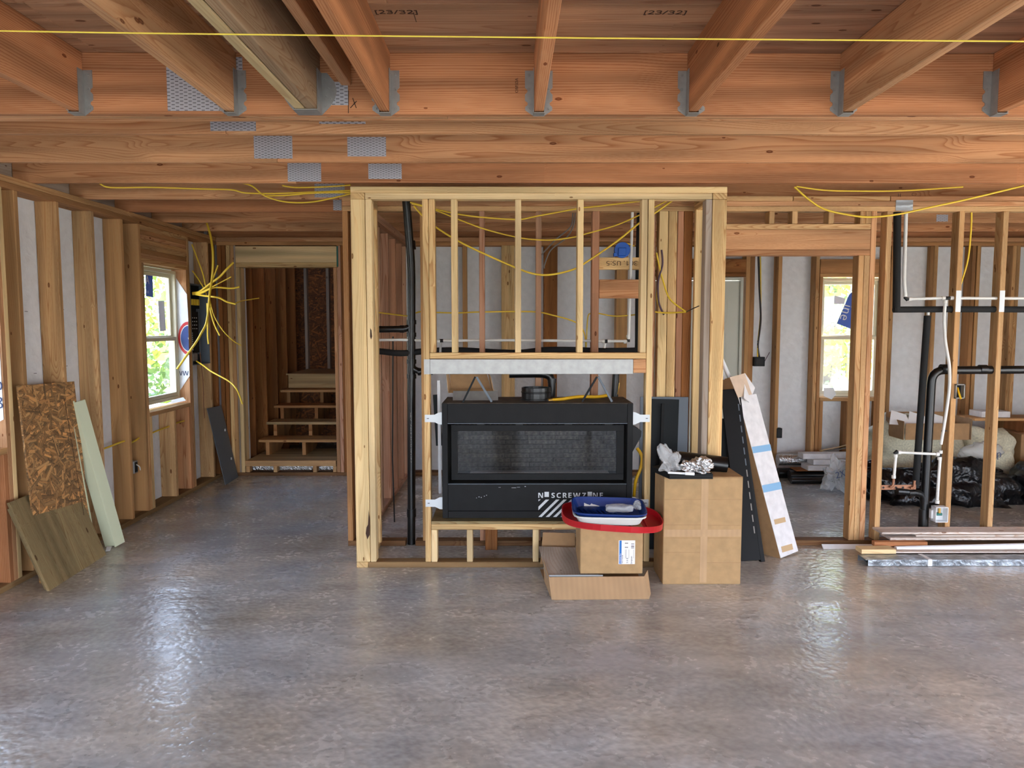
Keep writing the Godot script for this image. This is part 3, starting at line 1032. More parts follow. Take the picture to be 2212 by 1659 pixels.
	bx(p, "sole_plate", -1.165, -0.75, 0, 0.038, a0, a1, 0, M.sole[1])
	bx(p, "sole_plate", -0.678, 5.8, 0, 0.038, a0, a1, 0, M.sole[1])
	bx(p, "top_plate", -1.165, 5.8, 2.386, 2.42, a0, a1, 0, M.stud[2], 0.003)
	bx(p, "top_plate", -1.165, 5.8, 2.421, 2.455, a0, a1, 0, M.fir[2], 0.003)
	bx(p, "top_plate", -1.165, 1.98, 2.456, TOP, a0, a1, 0, M.stud[2], 0.003)
	bx(p, "top_plate", 1.984, 2.66, 2.456, TOP, a0, a1, 0, M.stud[0], 0.003)
	bx(p, "top_plate", 2.664, 5.8, 2.456, TOP, a0, a1, 0, M.fir[0], 0.003)
	var up := func(x0: float, x1: float, m: Material) -> void:
		bx(p, "stud", x0, x1, 0.038, 2.386, a0, a1, 1, m, 0.003)
	up.call(-1.165, -1.127, M.stud[3])
	up.call(-1.09, -1.052, M.rose[1])
	up.call(-0.624, -0.586, M.stud[1])
	up.call(-0.211, -0.173, M.rose[0])
	up.call(0.188, 0.226, M.rose[2])
	up.call(0.582, 0.632, M.rose[1])
	up.call(0.985, 1.023, M.rose[0])
	up.call(1.05, 1.112, M.pale[0])
	up.call(1.116, 1.176, M.pale[1])
	up.call(1.18, 1.222, M.rose[1])
	up.call(1.224, 1.285, M.dark[2])
	bx(p, "fire_block", 0.634, 0.96, 1.78, 1.912, a0, a0 + 0.038, 0, M.fir[0], 0.003)
	var block := bx(p, "fire_block", 0.634, 1.05, 1.985, 2.071, a0 + 0.06, a0 + 0.098, 0, M.pale[1], 0.003)
	lettering(block, "ink_stamp", "301. US:5", V(0.80, 2.03, a0 + 0.0588), Vector3.LEFT, Vector3.DOWN, 0.032, M.stamp, 1.2)
	# doorway
	bx(p, "jack_stud", 1.462, 1.5, 0.038, 2.08, a0, a1, 1, M.fir[2], 0.003)
	up.call(1.42, 1.458, M.stud[1])
	bx(p, "header_plate", 1.46, 2.533, 2.26, 2.298, a0, a1, 0, M.stud[2], 0.003)
	bx(p, "door_header", 1.46, 2.533, 2.12, 2.259, a0, a1, 0, M.fir[2], 0.003)
	bx(p, "header_plate", 1.46, 2.533, 2.08, 2.119, a0, a1, 0, M.fir[0], 0.003)
	for x: float in [1.818, 1.979, 2.234, 2.455, 2.495]:
		bx(p, "cripple", x, x + 0.038, 2.299, 2.386, a0, a1, 1, M.stud[2] if x < 2.4 else M.stud[0], 0.003)
	bx(p, "jack_stud", 2.455, 2.493, 0.038, 2.08, a0, a1, 1, M.stud[0], 0.003)
	bx(p, "jack_stud", 2.495, 2.533, 0.038, 2.08, a0, a1, 1, M.stud[2], 0.003)
	up.call(2.535, 2.573, M.fir[2])
	up.call(2.643, 2.681, M.stud[2])
	up.call(3.151, 3.189, M.stud[0])
	up.call(3.46, 3.498, M.stud[2])
	for x: float in [3.87, 4.28, 4.69, 5.1, 5.5]:
		up.call(x, x + 0.038, any(M.stud))
	for x: float in [3.151, 3.46]:
		bx(p, "nail_guard", x + 0.001, x + 0.037, 1.685, 1.835, a0 - 0.002, a0, 1, M.tab, 0.0)
	var dt := bx(p, "duct_tape", 2.699, 2.819, 2.388, 2.462, a0 - 0.003, a0 - 0.0005, 0, M.duct_tape, 0.0)
	dt.set_meta("label", "strip of silver duct tape on the top plates")
	lettering(p, "carpenter_mark", "H", V(2.721, 2.495, 5.249), Vector3.RIGHT, Vector3.UP, 0.024, M.stamp)
	lettering(p, "carpenter_mark", "C", V(2.815, 2.501, 5.249), Vector3.RIGHT, Vector3.UP, 0.018, M.stamp)


# ---------------------------------------------------------------- windows, door, outdoors

# a hung window in a wall that runs along `along`, looking in along `inward`
func hung_window(n: Node3D, low: Vector3, along: Vector3, inward: Vector3, wide: float, tall: float, split: float) -> void:
	var up := Vector3.UP
	var part := func(parent: Node3D, called: String, a: float, b: float, y0: float, y1: float, z0: float, z1: float, m: Material) -> MeshInstance3D:
		var st := begin()
		add_box(st, Vector3(b - a, y1 - y0, z1 - z0), 0.003, 1)
		return put(parent, called, st.commit(), m, Transform3D(Basis(along, up, along.cross(up)), low + along * (a + b) / 2 + up * (y0 + y1) / 2 + inward * (z0 + z1) / 2))
	var t := 0.032
	part.call(n, "frame_jamb", 0.0, t, 0.0, tall, 0.0, 0.08, M.vinyl)
	part.call(n, "frame_jamb", wide - t, wide, 0.0, tall, 0.0, 0.08, M.vinyl)
	part.call(n, "frame_head", t, wide - t, tall - t, tall, 0.0, 0.08, M.vinyl)
	part.call(n, "frame_sill", t, wide - t, 0.0, t, 0.0, 0.08, M.vinyl)
	for k in 2:
		var y0 := t if k == 0 else split
		var y1 := split + 0.02 if k == 0 else tall - t
		var z := 0.045 if k == 0 else 0.012
		var s := 0.034
		var sash: MeshInstance3D = part.call(n, "sash_rail", t, wide - t, y0, y0 + s, z, z + 0.03, M.vinyl)
		part.call(sash, "rail", t, wide - t, y1 - s, y1, z, z + 0.03, M.vinyl)
		part.call(sash, "stile", t, t + s, y0 + s, y1 - s, z, z + 0.03, M.vinyl)
		part.call(sash, "stile", wide - t - s, wide - t, y0 + s, y1 - s, z, z + 0.03, M.vinyl)
		part.call(sash, "pane", t + s, wide - t - s, y0 + s, y1 - s, z + 0.012, z + 0.016, M.glass)


func openings() -> void:
	var a := thing("window_1", "almond vinyl hung window in the left wall with a blue sticker", "window", V(-3.14, 0.86, 6.6), "", "structure")
	hung_window(a, V(-3.19, 0.90, 6.2), Vector3.FORWARD, Vector3.RIGHT, 0.79, 1.19, 0.56)
	var sticker := slab(a, "sticker", V(-3.158, 1.841, 6.498), V(-3.158, 1.862, 6.626), V(-3.158, 2.041, 6.506), 0.001, 1, M.sticker, 0.0)
	lettering(sticker, "print", "A", V(-3.156, 1.982, 6.53), Vector3.FORWARD, Vector3.UP, 0.07, M.paper)
	lettering(sticker, "print", "o", V(-3.156, 1.882, 6.53), Vector3.FORWARD, Vector3.UP, 0.03, M.paper)
	slab(a, "energy_label", V(-3.158, 1.533, 6.73), V(-3.158, 1.54, 6.849), V(-3.158, 1.807, 6.717), 0.001, 1, M.sticker_paper, 0.0)
	sheet(a, "wrap_scrap", [V(-3.198, 0.848, 6.75), V(-2.955, 0.903, 6.75), V(-2.979, 0.933, 6.75), V(-3.047, 0.916, 6.75)], 0.002, M.wrap)
	var e := thing("window_2", "bright window at the left edge behind the pale studs", "window", V(-3.14, 0.86, 3.9), "", "structure")
	hung_window(e, V(-3.19, 0.88, 3.34), Vector3.FORWARD, Vector3.RIGHT, 1.08, 1.19, 0.56)
	# wrap folded round its side, with the end of a printed address
	var flap := sheet(e, "wrap_flap", [V(-3.14, 0.97, 4.42), V(-3.03, 1.03, 4.42), V(-3.03, 1.9, 4.42), V(-3.14, 2.05, 4.42)], 0.0015, M.wrap)
	lettering(flap, "print", "b", V(-3.048, 1.24, 4.417), Vector3.RIGHT, Vector3.UP, 0.07, M.ink)
	lettering(flap, "print", "8", V(-3.05, 1.13, 4.417), Vector3.RIGHT, Vector3.UP, 0.07, M.ink)
	prism(flap, "emblem_ring", [Vector2(-0.05, -0.012), Vector2(0.035, 0.004), Vector2(0.035, 0.024), Vector2(-0.05, 0.008)], V(-3.07, 1.375, 4.416), Vector3.RIGHT, Vector3.UP, 0.001, M.red)
	prism(flap, "emblem_disc", [Vector2(-0.05, 0.03), Vector2(0.03, 0.045), Vector2(0.02, 0.16), Vector2(-0.05, 0.2)], V(-3.07, 1.375, 4.416), Vector3.RIGHT, Vector3.UP, 0.001, M.blue)
	var g := thing("window_3", "narrow slice of the far window with a tilted blue sticker", "window", V(3.6, 0.83, 7.87), "", "structure")
	hung_window(g, V(3.263, 0.83, 7.9), Vector3.RIGHT, Vector3.BACK, 3.92 - 3.263, 1.25, 0.62)
	var far := sheet(g, "sticker", [V(3.471, 1.605, 7.868), V(3.685, 1.526, 7.868), V(3.668, 1.99, 7.868), V(3.588, 1.902, 7.868)], 0.001, M.sticker)
	var slant := Vector3(0.28, -0.96, 0).normalized()
	lettering(far, "print", "ine", V(3.564, 1.722, 7.866), Vector3(-0.25, -0.97, 0).normalized(), Vector3(0.97, -0.25, 0).normalized(), 0.09, M.paper)
	sheet(g, "paper_label", [V(3.434, 1.81, 7.868), V(3.542, 1.81, 7.868), V(3.555, 1.868, 7.868), V(3.436, 1.902, 7.868)], 0.001, M.sticker_paper)
	sheet(g, "wrap_scrap", [V(3.301, 0.844, 7.73), V(3.385, 0.81, 7.73), V(3.431, 0.863, 7.73), V(3.4, 0.932, 7.73), V(3.298, 0.932, 7.73)], 0.002, M.paper)
	var d := thing("door_1", "pale panelled outer door half hidden behind the white post", "door", V(2.0, 0, 7.8), "", "structure")
	var r: float = 2.442
	bx(d, "door_slab", r - 0.92, r - 0.03, 0.04, 2.05, 7.80, 7.84, 1, M.door_paint)
	bx(d, "door_frame", r - 0.028, r, 0.036, 2.085, 7.77, 7.87, 1, M.door_paint)
	bx(d, "door_frame", r - 0.95, r - 0.922, 0.036, 2.085, 7.77, 7.87, 1, M.door_paint)
	bx(d, "door_frame", r - 0.92, r - 0.03, 2.055, 2.085, 7.77, 7.87, 0, M.door_paint)
	for y: Array in [[1.62, 1.86], [0.98, 1.5], [0.25, 0.82]]:
		for x: Array in [[-0.44, -0.16], [-0.81, -0.53]]:
			var o := [Vector2(0, 0), Vector2(x[1] - x[0], 0), Vector2(x[1] - x[0], y[1] - y[0]), Vector2(0, y[1] - y[0])]
			var mould := bx(d, "door_panel", r + x[0], r + x[1], y[0], y[1], 7.792, 7.801, 1, M.door_paint, 0.004)
			bx(mould, "raised_field", r + x[0] + 0.03, r + x[1] - 0.03, y[0] + 0.03, y[1] - 0.03, 7.784, 7.793, 1, M.door_paint, 0.004)


func tree(called: String, label: String, base: Vector3, tall: float, spread: float, leaves: int, leaf: Material, bark: Material, trunk: float, seed_: int, low := 0.25) -> void:
	var t := thing(called, label, "tree", base, "trees outside the windows")
	var r := RandomNumberGenerator.new()
	r.seed = seed_
	tube(t, "trunk", [base, base + Vector3(r.randf_range(-0.15, 0.15), tall * 0.4, r.randf_range(-0.15, 0.15)), base + Vector3(0.1, tall * 0.92, 0)], trunk, bark, 8)
	var st := begin()
	for i in leaves:
		var y := lerpf(low, 1.0, r.randf())
		var s := spread * (sin(PI * clampf((y - low) / (1.0 - low) * 0.85 + 0.12, 0, 1)) if called != "spruce_tree" else (1.06 - y))
		var a := r.randf() * TAU
		var q := sqrt(r.randf()) * s
		var p := Vector3(cos(a) * q, y * tall + r.randf_range(-0.2, 0.2), sin(a) * q)
		var n := Vector3(r.randfn(), r.randfn() + 0.6, r.randfn()).normalized()
		var u := n.cross(Vector3(r.randfn(), r.randfn(), r.randfn())).normalized()
		var v := n.cross(u)
		var k := r.randf_range(0.05, 0.12)
		tri(st, p - u * k, p + v * k * 0.6, p + u * k, n, Vector2.ZERO, Vector2.ZERO, Vector2.ZERO)
		tri(st, p - u * k, p + u * k, p - v * k * 0.6, n, Vector2.ZERO, Vector2.ZERO, Vector2.ZERO)
	var f := put(t, "foliage", st.commit(), leaf, Transform3D(Basis(), base))
	f.set_meta("kind", "stuff")


func outdoors() -> void:
	var g := -0.15
	tree("birch_tree", "leafy birch close outside the left wall window", V(-6.2, g, 10.6), 3.1, 1.3, 2200, M.leaf[2], M.birch, 0.09, 1, 0.2)
	tree("spruce_tree", "dense green spruce low in the left wall window", V(-9.6, g, 14.4), 4.4, 1.9, 3600, M.leaf[3], M.bark, 0.14, 2, 0.03)
	tree("alder_tree", "bushy alder filling the bottom of the left window", V(-5.4, g, 13.6), 2.6, 1.5, 3000, M.leaf[1], M.bark, 0.06, 3, 0.03)
	tree("birch_tree", "second birch farther off beyond the left window", V(-8.6, g, 18.6), 4.8, 1.9, 3000, M.leaf[0], M.birch, 0.11, 4, 0.15)
	tree("alder_tree", "alder outside the window at the left edge", V(-7.4, g, 7.2), 2.8, 1.4, 2200, M.leaf[1], M.bark, 0.08, 6, 0.05)
	tree("birch_tree", "white birch trunk standing in the far window", V(6.1, g, 13.2), 3.8, 1.4, 2200, M.leaf[2], M.birch, 0.1, 7, 0.25)
	tree("birch_tree", "yellowing birch beside the far window's jamb", V(9.6, g, 15.6), 4.8, 1.7, 3000, M.leaf[0], M.birch, 0.1, 8, 0.1)
	tree("alder_tree", "low green alder in the bottom pane of the far window", V(6.2, g, 17.6), 3.4, 1.6, 3000, M.leaf[2], M.bark, 0.07, 9, 0.03)
	tree("spruce_tree", "dark spruce far beyond the far window", V(9.2, g, 21.5), 6.0, 2.2, 3600, M.leaf[3], M.bark, 0.18, 10, 0.04)


# ---------------------------------------------------------------- stairs

func stairs() -> void:
	var s := thing("staircase", "rough wooden stairs rising from the doorway to a landing", "stairs", V(-2.3, 0.0, 8.0))
	var x0 := -2.75
	var x1 := -1.67
	bx(s, "platform_edge", -2.789, -1.83, 0.101, 0.161, 7.745, 7.785, 0, M.stud[2], 0.003)
	bx(s, "platform_deck", -2.78, x1, 0.143, 0.161, 7.787, 8.5, 0, M.weathered[0], 0.002)
	for u: Array in [[528, 535.5], [587, 595], [672.5, 681], [716, 724]]:
		bx(s, "platform_block", -2.302 + (u[0] - 626.0) * 0.00487, -2.302 + (u[1] - 626.0) * 0.00487, 0.037, 0.101, 7.745, 7.83, 1, M.stud[2], 0.002)
	var step_d := [8.06, 8.34, 8.61, 8.88, 9.14]
	var step_y := [0.335, 0.494, 0.652, 0.812, 0.99]
	for x: float in [-2.70, -2.30, -1.86]:
		var o := [Vector2(-8.09, 0.161)]
		for k in 4:
			o.append(Vector2(-step_d[k] - 0.03, step_y[k] - 0.03))
			o.append(Vector2(-step_d[k + 1] - 0.03, step_y[k] - 0.03))
		o.append(Vector2(-9.17, 0.96))
		o.append(Vector2(-9.3, 0.96))
		o.append(Vector2(-9.3, 0.55))
		o.append(Vector2(-8.5, 0.161))
		var st := begin()
		var shape := []
		for q: Vector2 in o:
			shape.append(Vector2(q.x + 8.09, q.y - 0.161))
		add_prism(st, shape, Vector3.ZERO, Vector3.BACK, Vector3.UP, 0.038)
		put(s, "stringer", st.commit(), M.stud[3], Transform3D(Basis(), V(x + 0.02, 0.161, 8.09)))
	for k in 4:
		bx(s, "tread", x0, x1, step_y[k] - 0.03, step_y[k], step_d[k], step_d[k + 1] + 0.03, 0, [M.stud[1], M.weathered[0], M.stud[3], M.stud[0]][k], 0.003)
	bx(s, "top_riser", x0 + 0.02, x1, 0.813, 0.975, 9.14, 9.178, 0, M.weathered[0], 0.003)
	bx(s, "landing_deck", x0, x1, 0.972, 0.99, 9.12, 10.15, 0, M.weathered[0], 0.002)
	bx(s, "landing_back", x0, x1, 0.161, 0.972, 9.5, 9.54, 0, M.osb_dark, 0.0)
	var foil := bx(s, "plastic_sheet", -2.76, -1.84, 0.037, 0.14, 7.86, 7.88, 0, M.foil, 0.004)
	foil.set_meta("label", "crumpled clear plastic under the platform")


# ---------------------------------------------------------------- fireplace and its framing

func fireplace() -> void:
	var w := thing("wall_fireplace", "pale new stud framing built out round the fireplace", "wall", V(0.2, 0, 4.8), "", "structure")
	var a := 4.771
	var b := 4.86
	bx(w, "top_plate", -1.005, 1.382, 2.428, 2.466, a, b, 0, M.pale[0], 0.003)
	bx(w, "top_plate", -0.914, 1.288, 2.389, 2.427, a + 0.003, b, 0, M.pale[2], 0.003)
	bx(w, "top_plate", -1.005, -0.916, 2.389, 2.427, a, 5.25, 2, M.pale[1], 0.003)
	bx(w, "top_plate", 1.291, 1.382, 2.389, 2.427, a, 5.25, 2, M.pale[1], 0.003)
	bx(w, "top_plate", -1.005, -0.916, 2.428, 2.466, b + 0.001, 5.25, 2, M.pale[1], 0.003)
	bx(w, "top_plate", 1.291, 1.382, 2.428, 2.466, b + 0.001, 5.25, 2, M.pale[1], 0.003)
	bx(w, "sole_plate", -0.928, 1.288, 0, 0.037, a, b, 0, M.sole[0], 0.003)
	bx(w, "sole_plate", -1.005, -0.93, 0, 0.037, a, 5.24, 2, M.pale[1], 0.003)
	bx(w, "sole_plate", 1.291, 1.382, 0, 0.037, a, 5.24, 2, M.sole[0], 0.003)
	var post := func(x0: float, x1: float, d0: float, d1: float, y0: float, y1: float, m: Material) -> void:
		bx(w, "stud", x0, x1, y0, y1, d0, d1, 1, m, 0.0035)
	post.call(-1.005, -0.916, a, a + 0.038, 0.038, 2.388, M.pale[0])
	post.call(-0.913, -0.875, a + 0.002, b, 0.038, 2.388, M.pale[2])
	post.call(-1.005, -0.916, 5.2, 5.238, 0.038, 2.388, M.pale[1])
	post.call(1.291, 1.382, a, a + 0.038, 0.038, 2.388, M.pale[1])
	post.call(1.249, 1.288, a + 0.002, b, 0.038, 2.388, M.grey_wood[0])
	post.call(1.291, 1.382, 5.2, 5.238, 0.038, 2.388, M.pale[0])
	post.call(-0.552, -0.514, a, b, 0.038, 2.388, M.pale[1])
	post.call(0.884, 0.922, a, b, 0.038, 2.388, M.pale[0])
	for k: Array in [[-0.512, 1], [-0.37, 0], [0.038, 2], [0.435, 0], [0.842, 2]]:
		bx(w, "cripple", k[0], k[0] + 0.038, 1.416, 2.388, a + 0.003, b, 1, M.pale[k[1]], 0.003)
	bx(w, "opening_plate", -0.512, 0.882, 1.377, 1.415, a, b, 0, M.pale[1], 0.003)
	# bark left on the pale post
	prism(w, "bark_streak", [Vector2(0, 0.19), Vector2(0.006, 0.12), Vector2(0.004, 0.02), Vector2(-0.012, -0.01), Vector2(-0.022, 0.03), Vector2(-0.016, 0.07), Vector2(-0.006, 0.09)], V(-0.92, 0.2, a - 0.0006), Vector3.RIGHT, Vector3.UP, 0.001, M.stamp)
	prism(w, "bark_streak", [Vector2(0, 0.0), Vector2(0.008, 0.02), Vector2(0.004, 0.06), Vector2(-0.004, 0.075), Vector2(-0.006, 0.02)], V(-0.888, 1.50, a + 0.0014), Vector3.RIGHT, Vector3.UP, 0.001, M.stamp)
	# steel stud used as the lintel, its end tab nailed over the stud
	var lintel := bx(w, "steel_lintel", -0.512, 0.80, 1.277, 1.374, a - 0.002, b, 0, M.zinc, 0.002)
	bx(lintel, "end_tab", -0.549, -0.512, 1.277, 1.374, a - 0.004, a - 0.001, 0, M.zinc, 0.0)
	bx(w, "lintel_block", 0.80, 0.882, 1.285, 1.374, a, b, 0, M.fir[2], 0.003)
	# raised base: front plate, short studs, plywood
	bx(w, "base_plate", -0.512, 0.882, 0.254, 0.291, a, b, 0, M.pale[1], 0.003)
	for x: float in [-0.512, -0.279, 0.155, 0.55, 0.842]:
		bx(w, "cripple", x, x + 0.039, 0.038, 0.253, a, b, 1, M.pale[2], 0.003)
	bx(w, "base_deck", -0.512, 0.882, 0.292, 0.310, a + 0.002, 5.245, 0, M.weathered_ply[0], 0.001)
	bx(w, "support_block", -0.17, -0.085, 0.0, 0.29, 5.15, 5.24, 1, M.dark[0], 0.003)

	# ---- the insert
	var f := thing("fireplace_insert", "black linear gas fireplace standing in the pale stud framing", "fireplace", V(0.18, 0.335, 4.95))
	var x0 := -0.435
	var x1 := 0.80
	var y0 := 0.337
	var y1 := 1.09
	var d0 := 4.75
	var d1 := 5.17
	bx(f, "side_panel", x0, x0 + 0.036, y0, y1, d0, d1, 1, M.black)
	bx(f, "side_panel", x1 - 0.036, x1, y0, y1, d0, d1, 1, M.black)
	bx(f, "top_panel", x0 + 0.037, x1 - 0.037, 0.963, y1 - 0.002, d0 + 0.001, d0 + 0.02, 0, M.black)
	bx(f, "lower_panel", x0 + 0.037, x1 - 0.037, 0.385, 0.561, d0 + 0.001, d0 + 0.02, 0, M.black)
	bx(f, "base_rail", x0 + 0.037, x1 - 0.037, y0, 0.383, d0 + 0.001, d0 + 0.02, 0, M.black)
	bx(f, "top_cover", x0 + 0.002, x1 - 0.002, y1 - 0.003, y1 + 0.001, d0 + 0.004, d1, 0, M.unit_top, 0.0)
	bx(f, "opening_lip", x0 + 0.037, x1 - 0.037, 0.9575, 0.962, d0 - 0.003, d0 + 0.04, 0, M.panel_grey, 0.001)
	bx(f, "opening_lip", x0 + 0.037, x1 - 0.037, 0.561, 0.565, d0 - 0.003, d0 + 0.02, 0, M.panel_grey, 0.001)
	# firebox behind the glass
	bx(f, "firebox_top", x0 + 0.037, x1 - 0.037, 0.965, 0.985, d0 + 0.022, d1 - 0.02, 0, M.black_deep, 0.0)
	bx(f, "firebox_floor", x0 + 0.037, x1 - 0.037, 0.54, 0.56, d0 + 0.022, d1 - 0.02, 0, M.black_deep, 0.0)
	bx(f, "firebox_back", x0 + 0.037, x1 - 0.037, 0.56, 0.965, d1 - 0.04, d1 - 0.02, 0, M.black_deep, 0.0)
	var courses := 12
	for row in courses:
		var y := 0.58 + row * 0.0315
		var x := -0.38 - rng.randf() * 0.1
		while x < 0.74:
			var long := rng.randf_range(0.10, 0.24)
			var l := maxf(x, -0.38)
			var r := minf(x + long, 0.745)
			if r - l > 0.02:
				var proud := rng.randf_range(0.0, 0.012)
				bx(f, "stone_strip", l, r - 0.002, y, y + 0.0298, d1 - 0.065 - proud, d1 - 0.041, 0, any(M.firebrick), 0.002)
			x += long
	bx(f, "burner_tray", -0.26, 0.66, 0.60, 0.622, d0 + 0.10, d0 + 0.17, 0, M.burner, 0.004)
	# glass door: frame of four bars and the pane
	var g0 := d0 + 0.035
	bx(f, "door_rail", -0.378, 0.748, 0.905, 0.945, g0, g0 + 0.02, 0, M.black, 0.001)
	bx(f, "door_rail", -0.378, 0.748, 0.582, 0.623, g0, g0 + 0.02, 0, M.black, 0.001)
	bx(f, "door_stile", -0.378, -0.338, 0.623, 0.905, g0, g0 + 0.02, 1, M.black, 0.001)
	bx(f, "door_stile", 0.701, 0.748, 0.623, 0.905, g0, g0 + 0.02, 1, M.black, 0.001)
	var pane := bx(f, "glass_pane", -0.338, 0.701, 0.623, 0.905, g0 + 0.006, g0 + 0.011, 0, M.glass_fire, 0.0)
	pane.set_meta("label", "dark reflective glass pane")
	for x: float in [-0.21, 0.04, 0.36, 0.62]:
		bx(f, "latch", x, x + 0.05, 0.946, 0.955, g0 - 0.006, g0 + 0.01, 0, M.black_deep, 0.001)
	# warning print on the lower panel
	for q: Array in [["N", V(0.205, 0.483, 4.75)], ["S", V(0.285, 0.483, 4.75)], ["C", V(0.322, 0.483, 4.75)], ["R", V(0.36, 0.483, 4.75)], ["E", V(0.395, 0.483, 4.75)], ["W", V(0.439, 0.483, 4.75)], ["Z", V(0.488, 0.483, 4.75)], ["N", V(0.561, 0.483, 4.75)], ["E", V(0.599, 0.483, 4.75)]]:
		lettering(f, "warning_letter", q[0], q[1] + Vector3(0, 0.004, 0), Vector3.RIGHT, Vector3.UP, 0.033, M.tab, 1.12, true)
	for x: float in [0.229, 0.51]:
		bx(f, "warning_block", x, x + 0.029, 0.4775, 0.511, d0 - 0.0006, d0, 1, M.tab, 0.0)
	for k in 6:
		var s := 0.19 + k * 0.048
		prism(f, "warning_stripe", [Vector2(0, 0), Vector2(0.022, 0), Vector2(0.137, 0.115), Vector2(0.115, 0.115)], V(s, 0.345, d0 - 0.0005), Vector3.RIGHT, Vector3.UP, 0.0006, M.tab)
	prism(f, "warning_stripe", [Vector2(0, 0), Vector2(0.07, 0.07), Vector2(0.047, 0.07), Vector2(0, 0.023)], V(0.19, 0.39, d0 - 0.0005), Vector3.RIGHT, Vector3.UP, 0.0006, M.tab)
	prism(f, "warning_stripe", [Vector2(0, 0), Vector2(0.015, 0.013), Vector2(0, 0.013)], V(0.19, 0.448, d0 - 0.0005), Vector3.RIGHT, Vector3.UP, 0.0006, M.tab)
	for q: Array in [[0.015, 0.537, 0.03, 0.002], [0.05, 0.541, 0.02, 0.0015], [0.1, 0.545, 0.008, 0.003], [-0.07, 0.54, 0.015, 0.001], [-0.2, 0.476, 0.006, 0.004], [-0.185, 0.472, 0.005, 0.005], [-0.165, 0.481, 0.006, 0.003], [-0.15, 0.487, 0.004, 0.004], [-0.215, 0.47, 0.004, 0.003]]:
		bx(f, "scratch", q[0], q[0] + q[2], q[1], q[1] + q[3], d0 - 0.0004, d0 + 0.0004, 0, M.tab, 0.0)
	# nailing tabs
	for q: Array in [[x0, -1.0, 0.99], [x0, -1.0, 0.432], [x1, 1.0, 0.99], [x1, 1.0, 0.432]]:
		var k: float = q[1]
		var tab := prism(f, "nailing_tab", [Vector2(0, -0.04), Vector2(k * 0.018, -0.04), Vector2(k * 0.05, -0.024), Vector2(k * 0.112, -0.024), Vector2(k * 0.112, 0.024), Vector2(k * 0.05, 0.024), Vector2(k * 0.018, 0.04), Vector2(0, 0.04)], V(q[0], q[2], a - 0.002), Vector3.RIGHT, Vector3.UP, 0.002, M.tab)
		bx(tab, "slot", q[0] + k * 0.092 - 0.007, q[0] + k * 0.092 + 0.007, q[2] - 0.002, q[2] + 0.002, a - 0.0035, a - 0.0015, 0, M.black_deep, 0.0)
	# stand-offs on top: two bars each, leaning together
	for q: Array in [[V(-0.301, 1.093, 4.79), V(-0.216, 1.259, 4.79), V(-0.114, 1.096, 4.79)], [V(0.473, 1.096, 4.79), V(0.573, 1.259, 4.79), V(0.668, 1.096, 4.79)]]:
		bar(f, "standoff_bar", q[0], q[1] + Vector3(-0.004, 0, 0), 0.012, 0.012, M.panel_dark)
		bar(f, "standoff_bar", q[2], q[1] + Vector3(0.004, 0, 0), 0.014, 0.012, M.panel_grey)
	# flue collar
	var collar := Transform3D(Basis(), V(0.181, 1.092, 4.98))
	lathe(f, "flue_collar", [Vector2(0.105, 0.0), Vector2(0.105, 0.006), Vector2(0.098, 0.008), Vector2(0.098, 0.045), Vector2(0.101, 0.05), Vector2(0.101, 0.054), Vector2(0.098, 0.058), Vector2(0.098, 0.082), Vector2(0.092, 0.082), Vector2(0.090, 0.01), Vector2(0.0, 0.01)], collar, M.abs, 32)
	# hood and gas line at the right side
	prism(f, "side_hood", [Vector2(0, -0.20), Vector2(0.0, 0.0), Vector2(0.068, -0.04), Vector2(0.066, -0.075)], V(x1, 0.94, 4.82), Vector3.RIGHT, Vector3.UP, 0.2, M.black_deep)
	tube(f, "gas_line", [V(0.858, 0.769, 4.92), V(0.886, 0.719, 4.9), V(0.881, 0.641, 4.9), V(0.848, 0.547, 4.9), V(0.841, 0.431, 4.92)], 0.011, M.gas, 8)

	# ---- what lies on the insert
	var gas := thing("gas_connector", "yellow flexible gas pipe lying on top of the black fireplace", "pipe", V(0.278, 1.091, 4.92))
	tube(gas, "hose", [V(0.283, 1.097, 4.9), V(0.355, 1.101, 4.92), V(0.468, 1.111, 4.97), V(0.597, 1.108, 5), V(0.67, 1.115, 5.03)], 0.011, M.gas, 10)
	tube(gas, "end_fitting", [V(0.258, 1.094, 4.893), V(0.286, 1.097, 4.9)], 0.013, M.brass, 10)
	var cap := lathe(gas, "end_opening", [Vector2(0.0, 0.0), Vector2(0.009, 0.0)], Transform3D(Basis(Vector3.RIGHT, -PI / 2), V(0.258, 1.094, 4.89) + Vector3(-0.001, 0, 0.006)), M.black_deep, 12)
	var plate_ := slab(self, "metal_plate", V(-0.378, 1.087, 4.93), V(-0.074, 1.087, 4.93), V(-0.38, 1.152, 4.97), 0.01, 0, M.zinc)
	tag(plate_, "grey metal plate lying on the black fireplace under an open carton", "plate")
	var carton := thing("open_carton", "opened brown carton lying on its side on the fireplace", "box", V(-0.263, 1.126, 5.05))
	sheet(carton, "bottom_flap", [V(-0.41, 1.138, 4.99), V(-0.11, 1.147, 4.99), V(-0.12, 1.163, 5.03), V(-0.398, 1.153, 5.03)], 0.004, M.card[0])
	sheet(carton, "back_panel", [V(-0.408, 1.142, 5.12), V(-0.125, 1.148, 5.12), V(-0.154, 1.255, 5.12), V(-0.41, 1.255, 5.12)], 0.004, M.card[2])
	sheet(carton, "side_flap", [V(-0.41, 1.138, 4.99), V(-0.405, 1.145, 5.12), V(-0.414, 1.261, 5.12), V(-0.422, 1.27, 4.99)], 0.004, M.card[1])
	sheet(carton, "side_flap", [V(-0.125, 1.148, 5.12), V(-0.107, 1.144, 4.99), V(-0.091, 1.251, 4.99), V(-0.148, 1.261, 5.12)], 0.004, M.card[1])
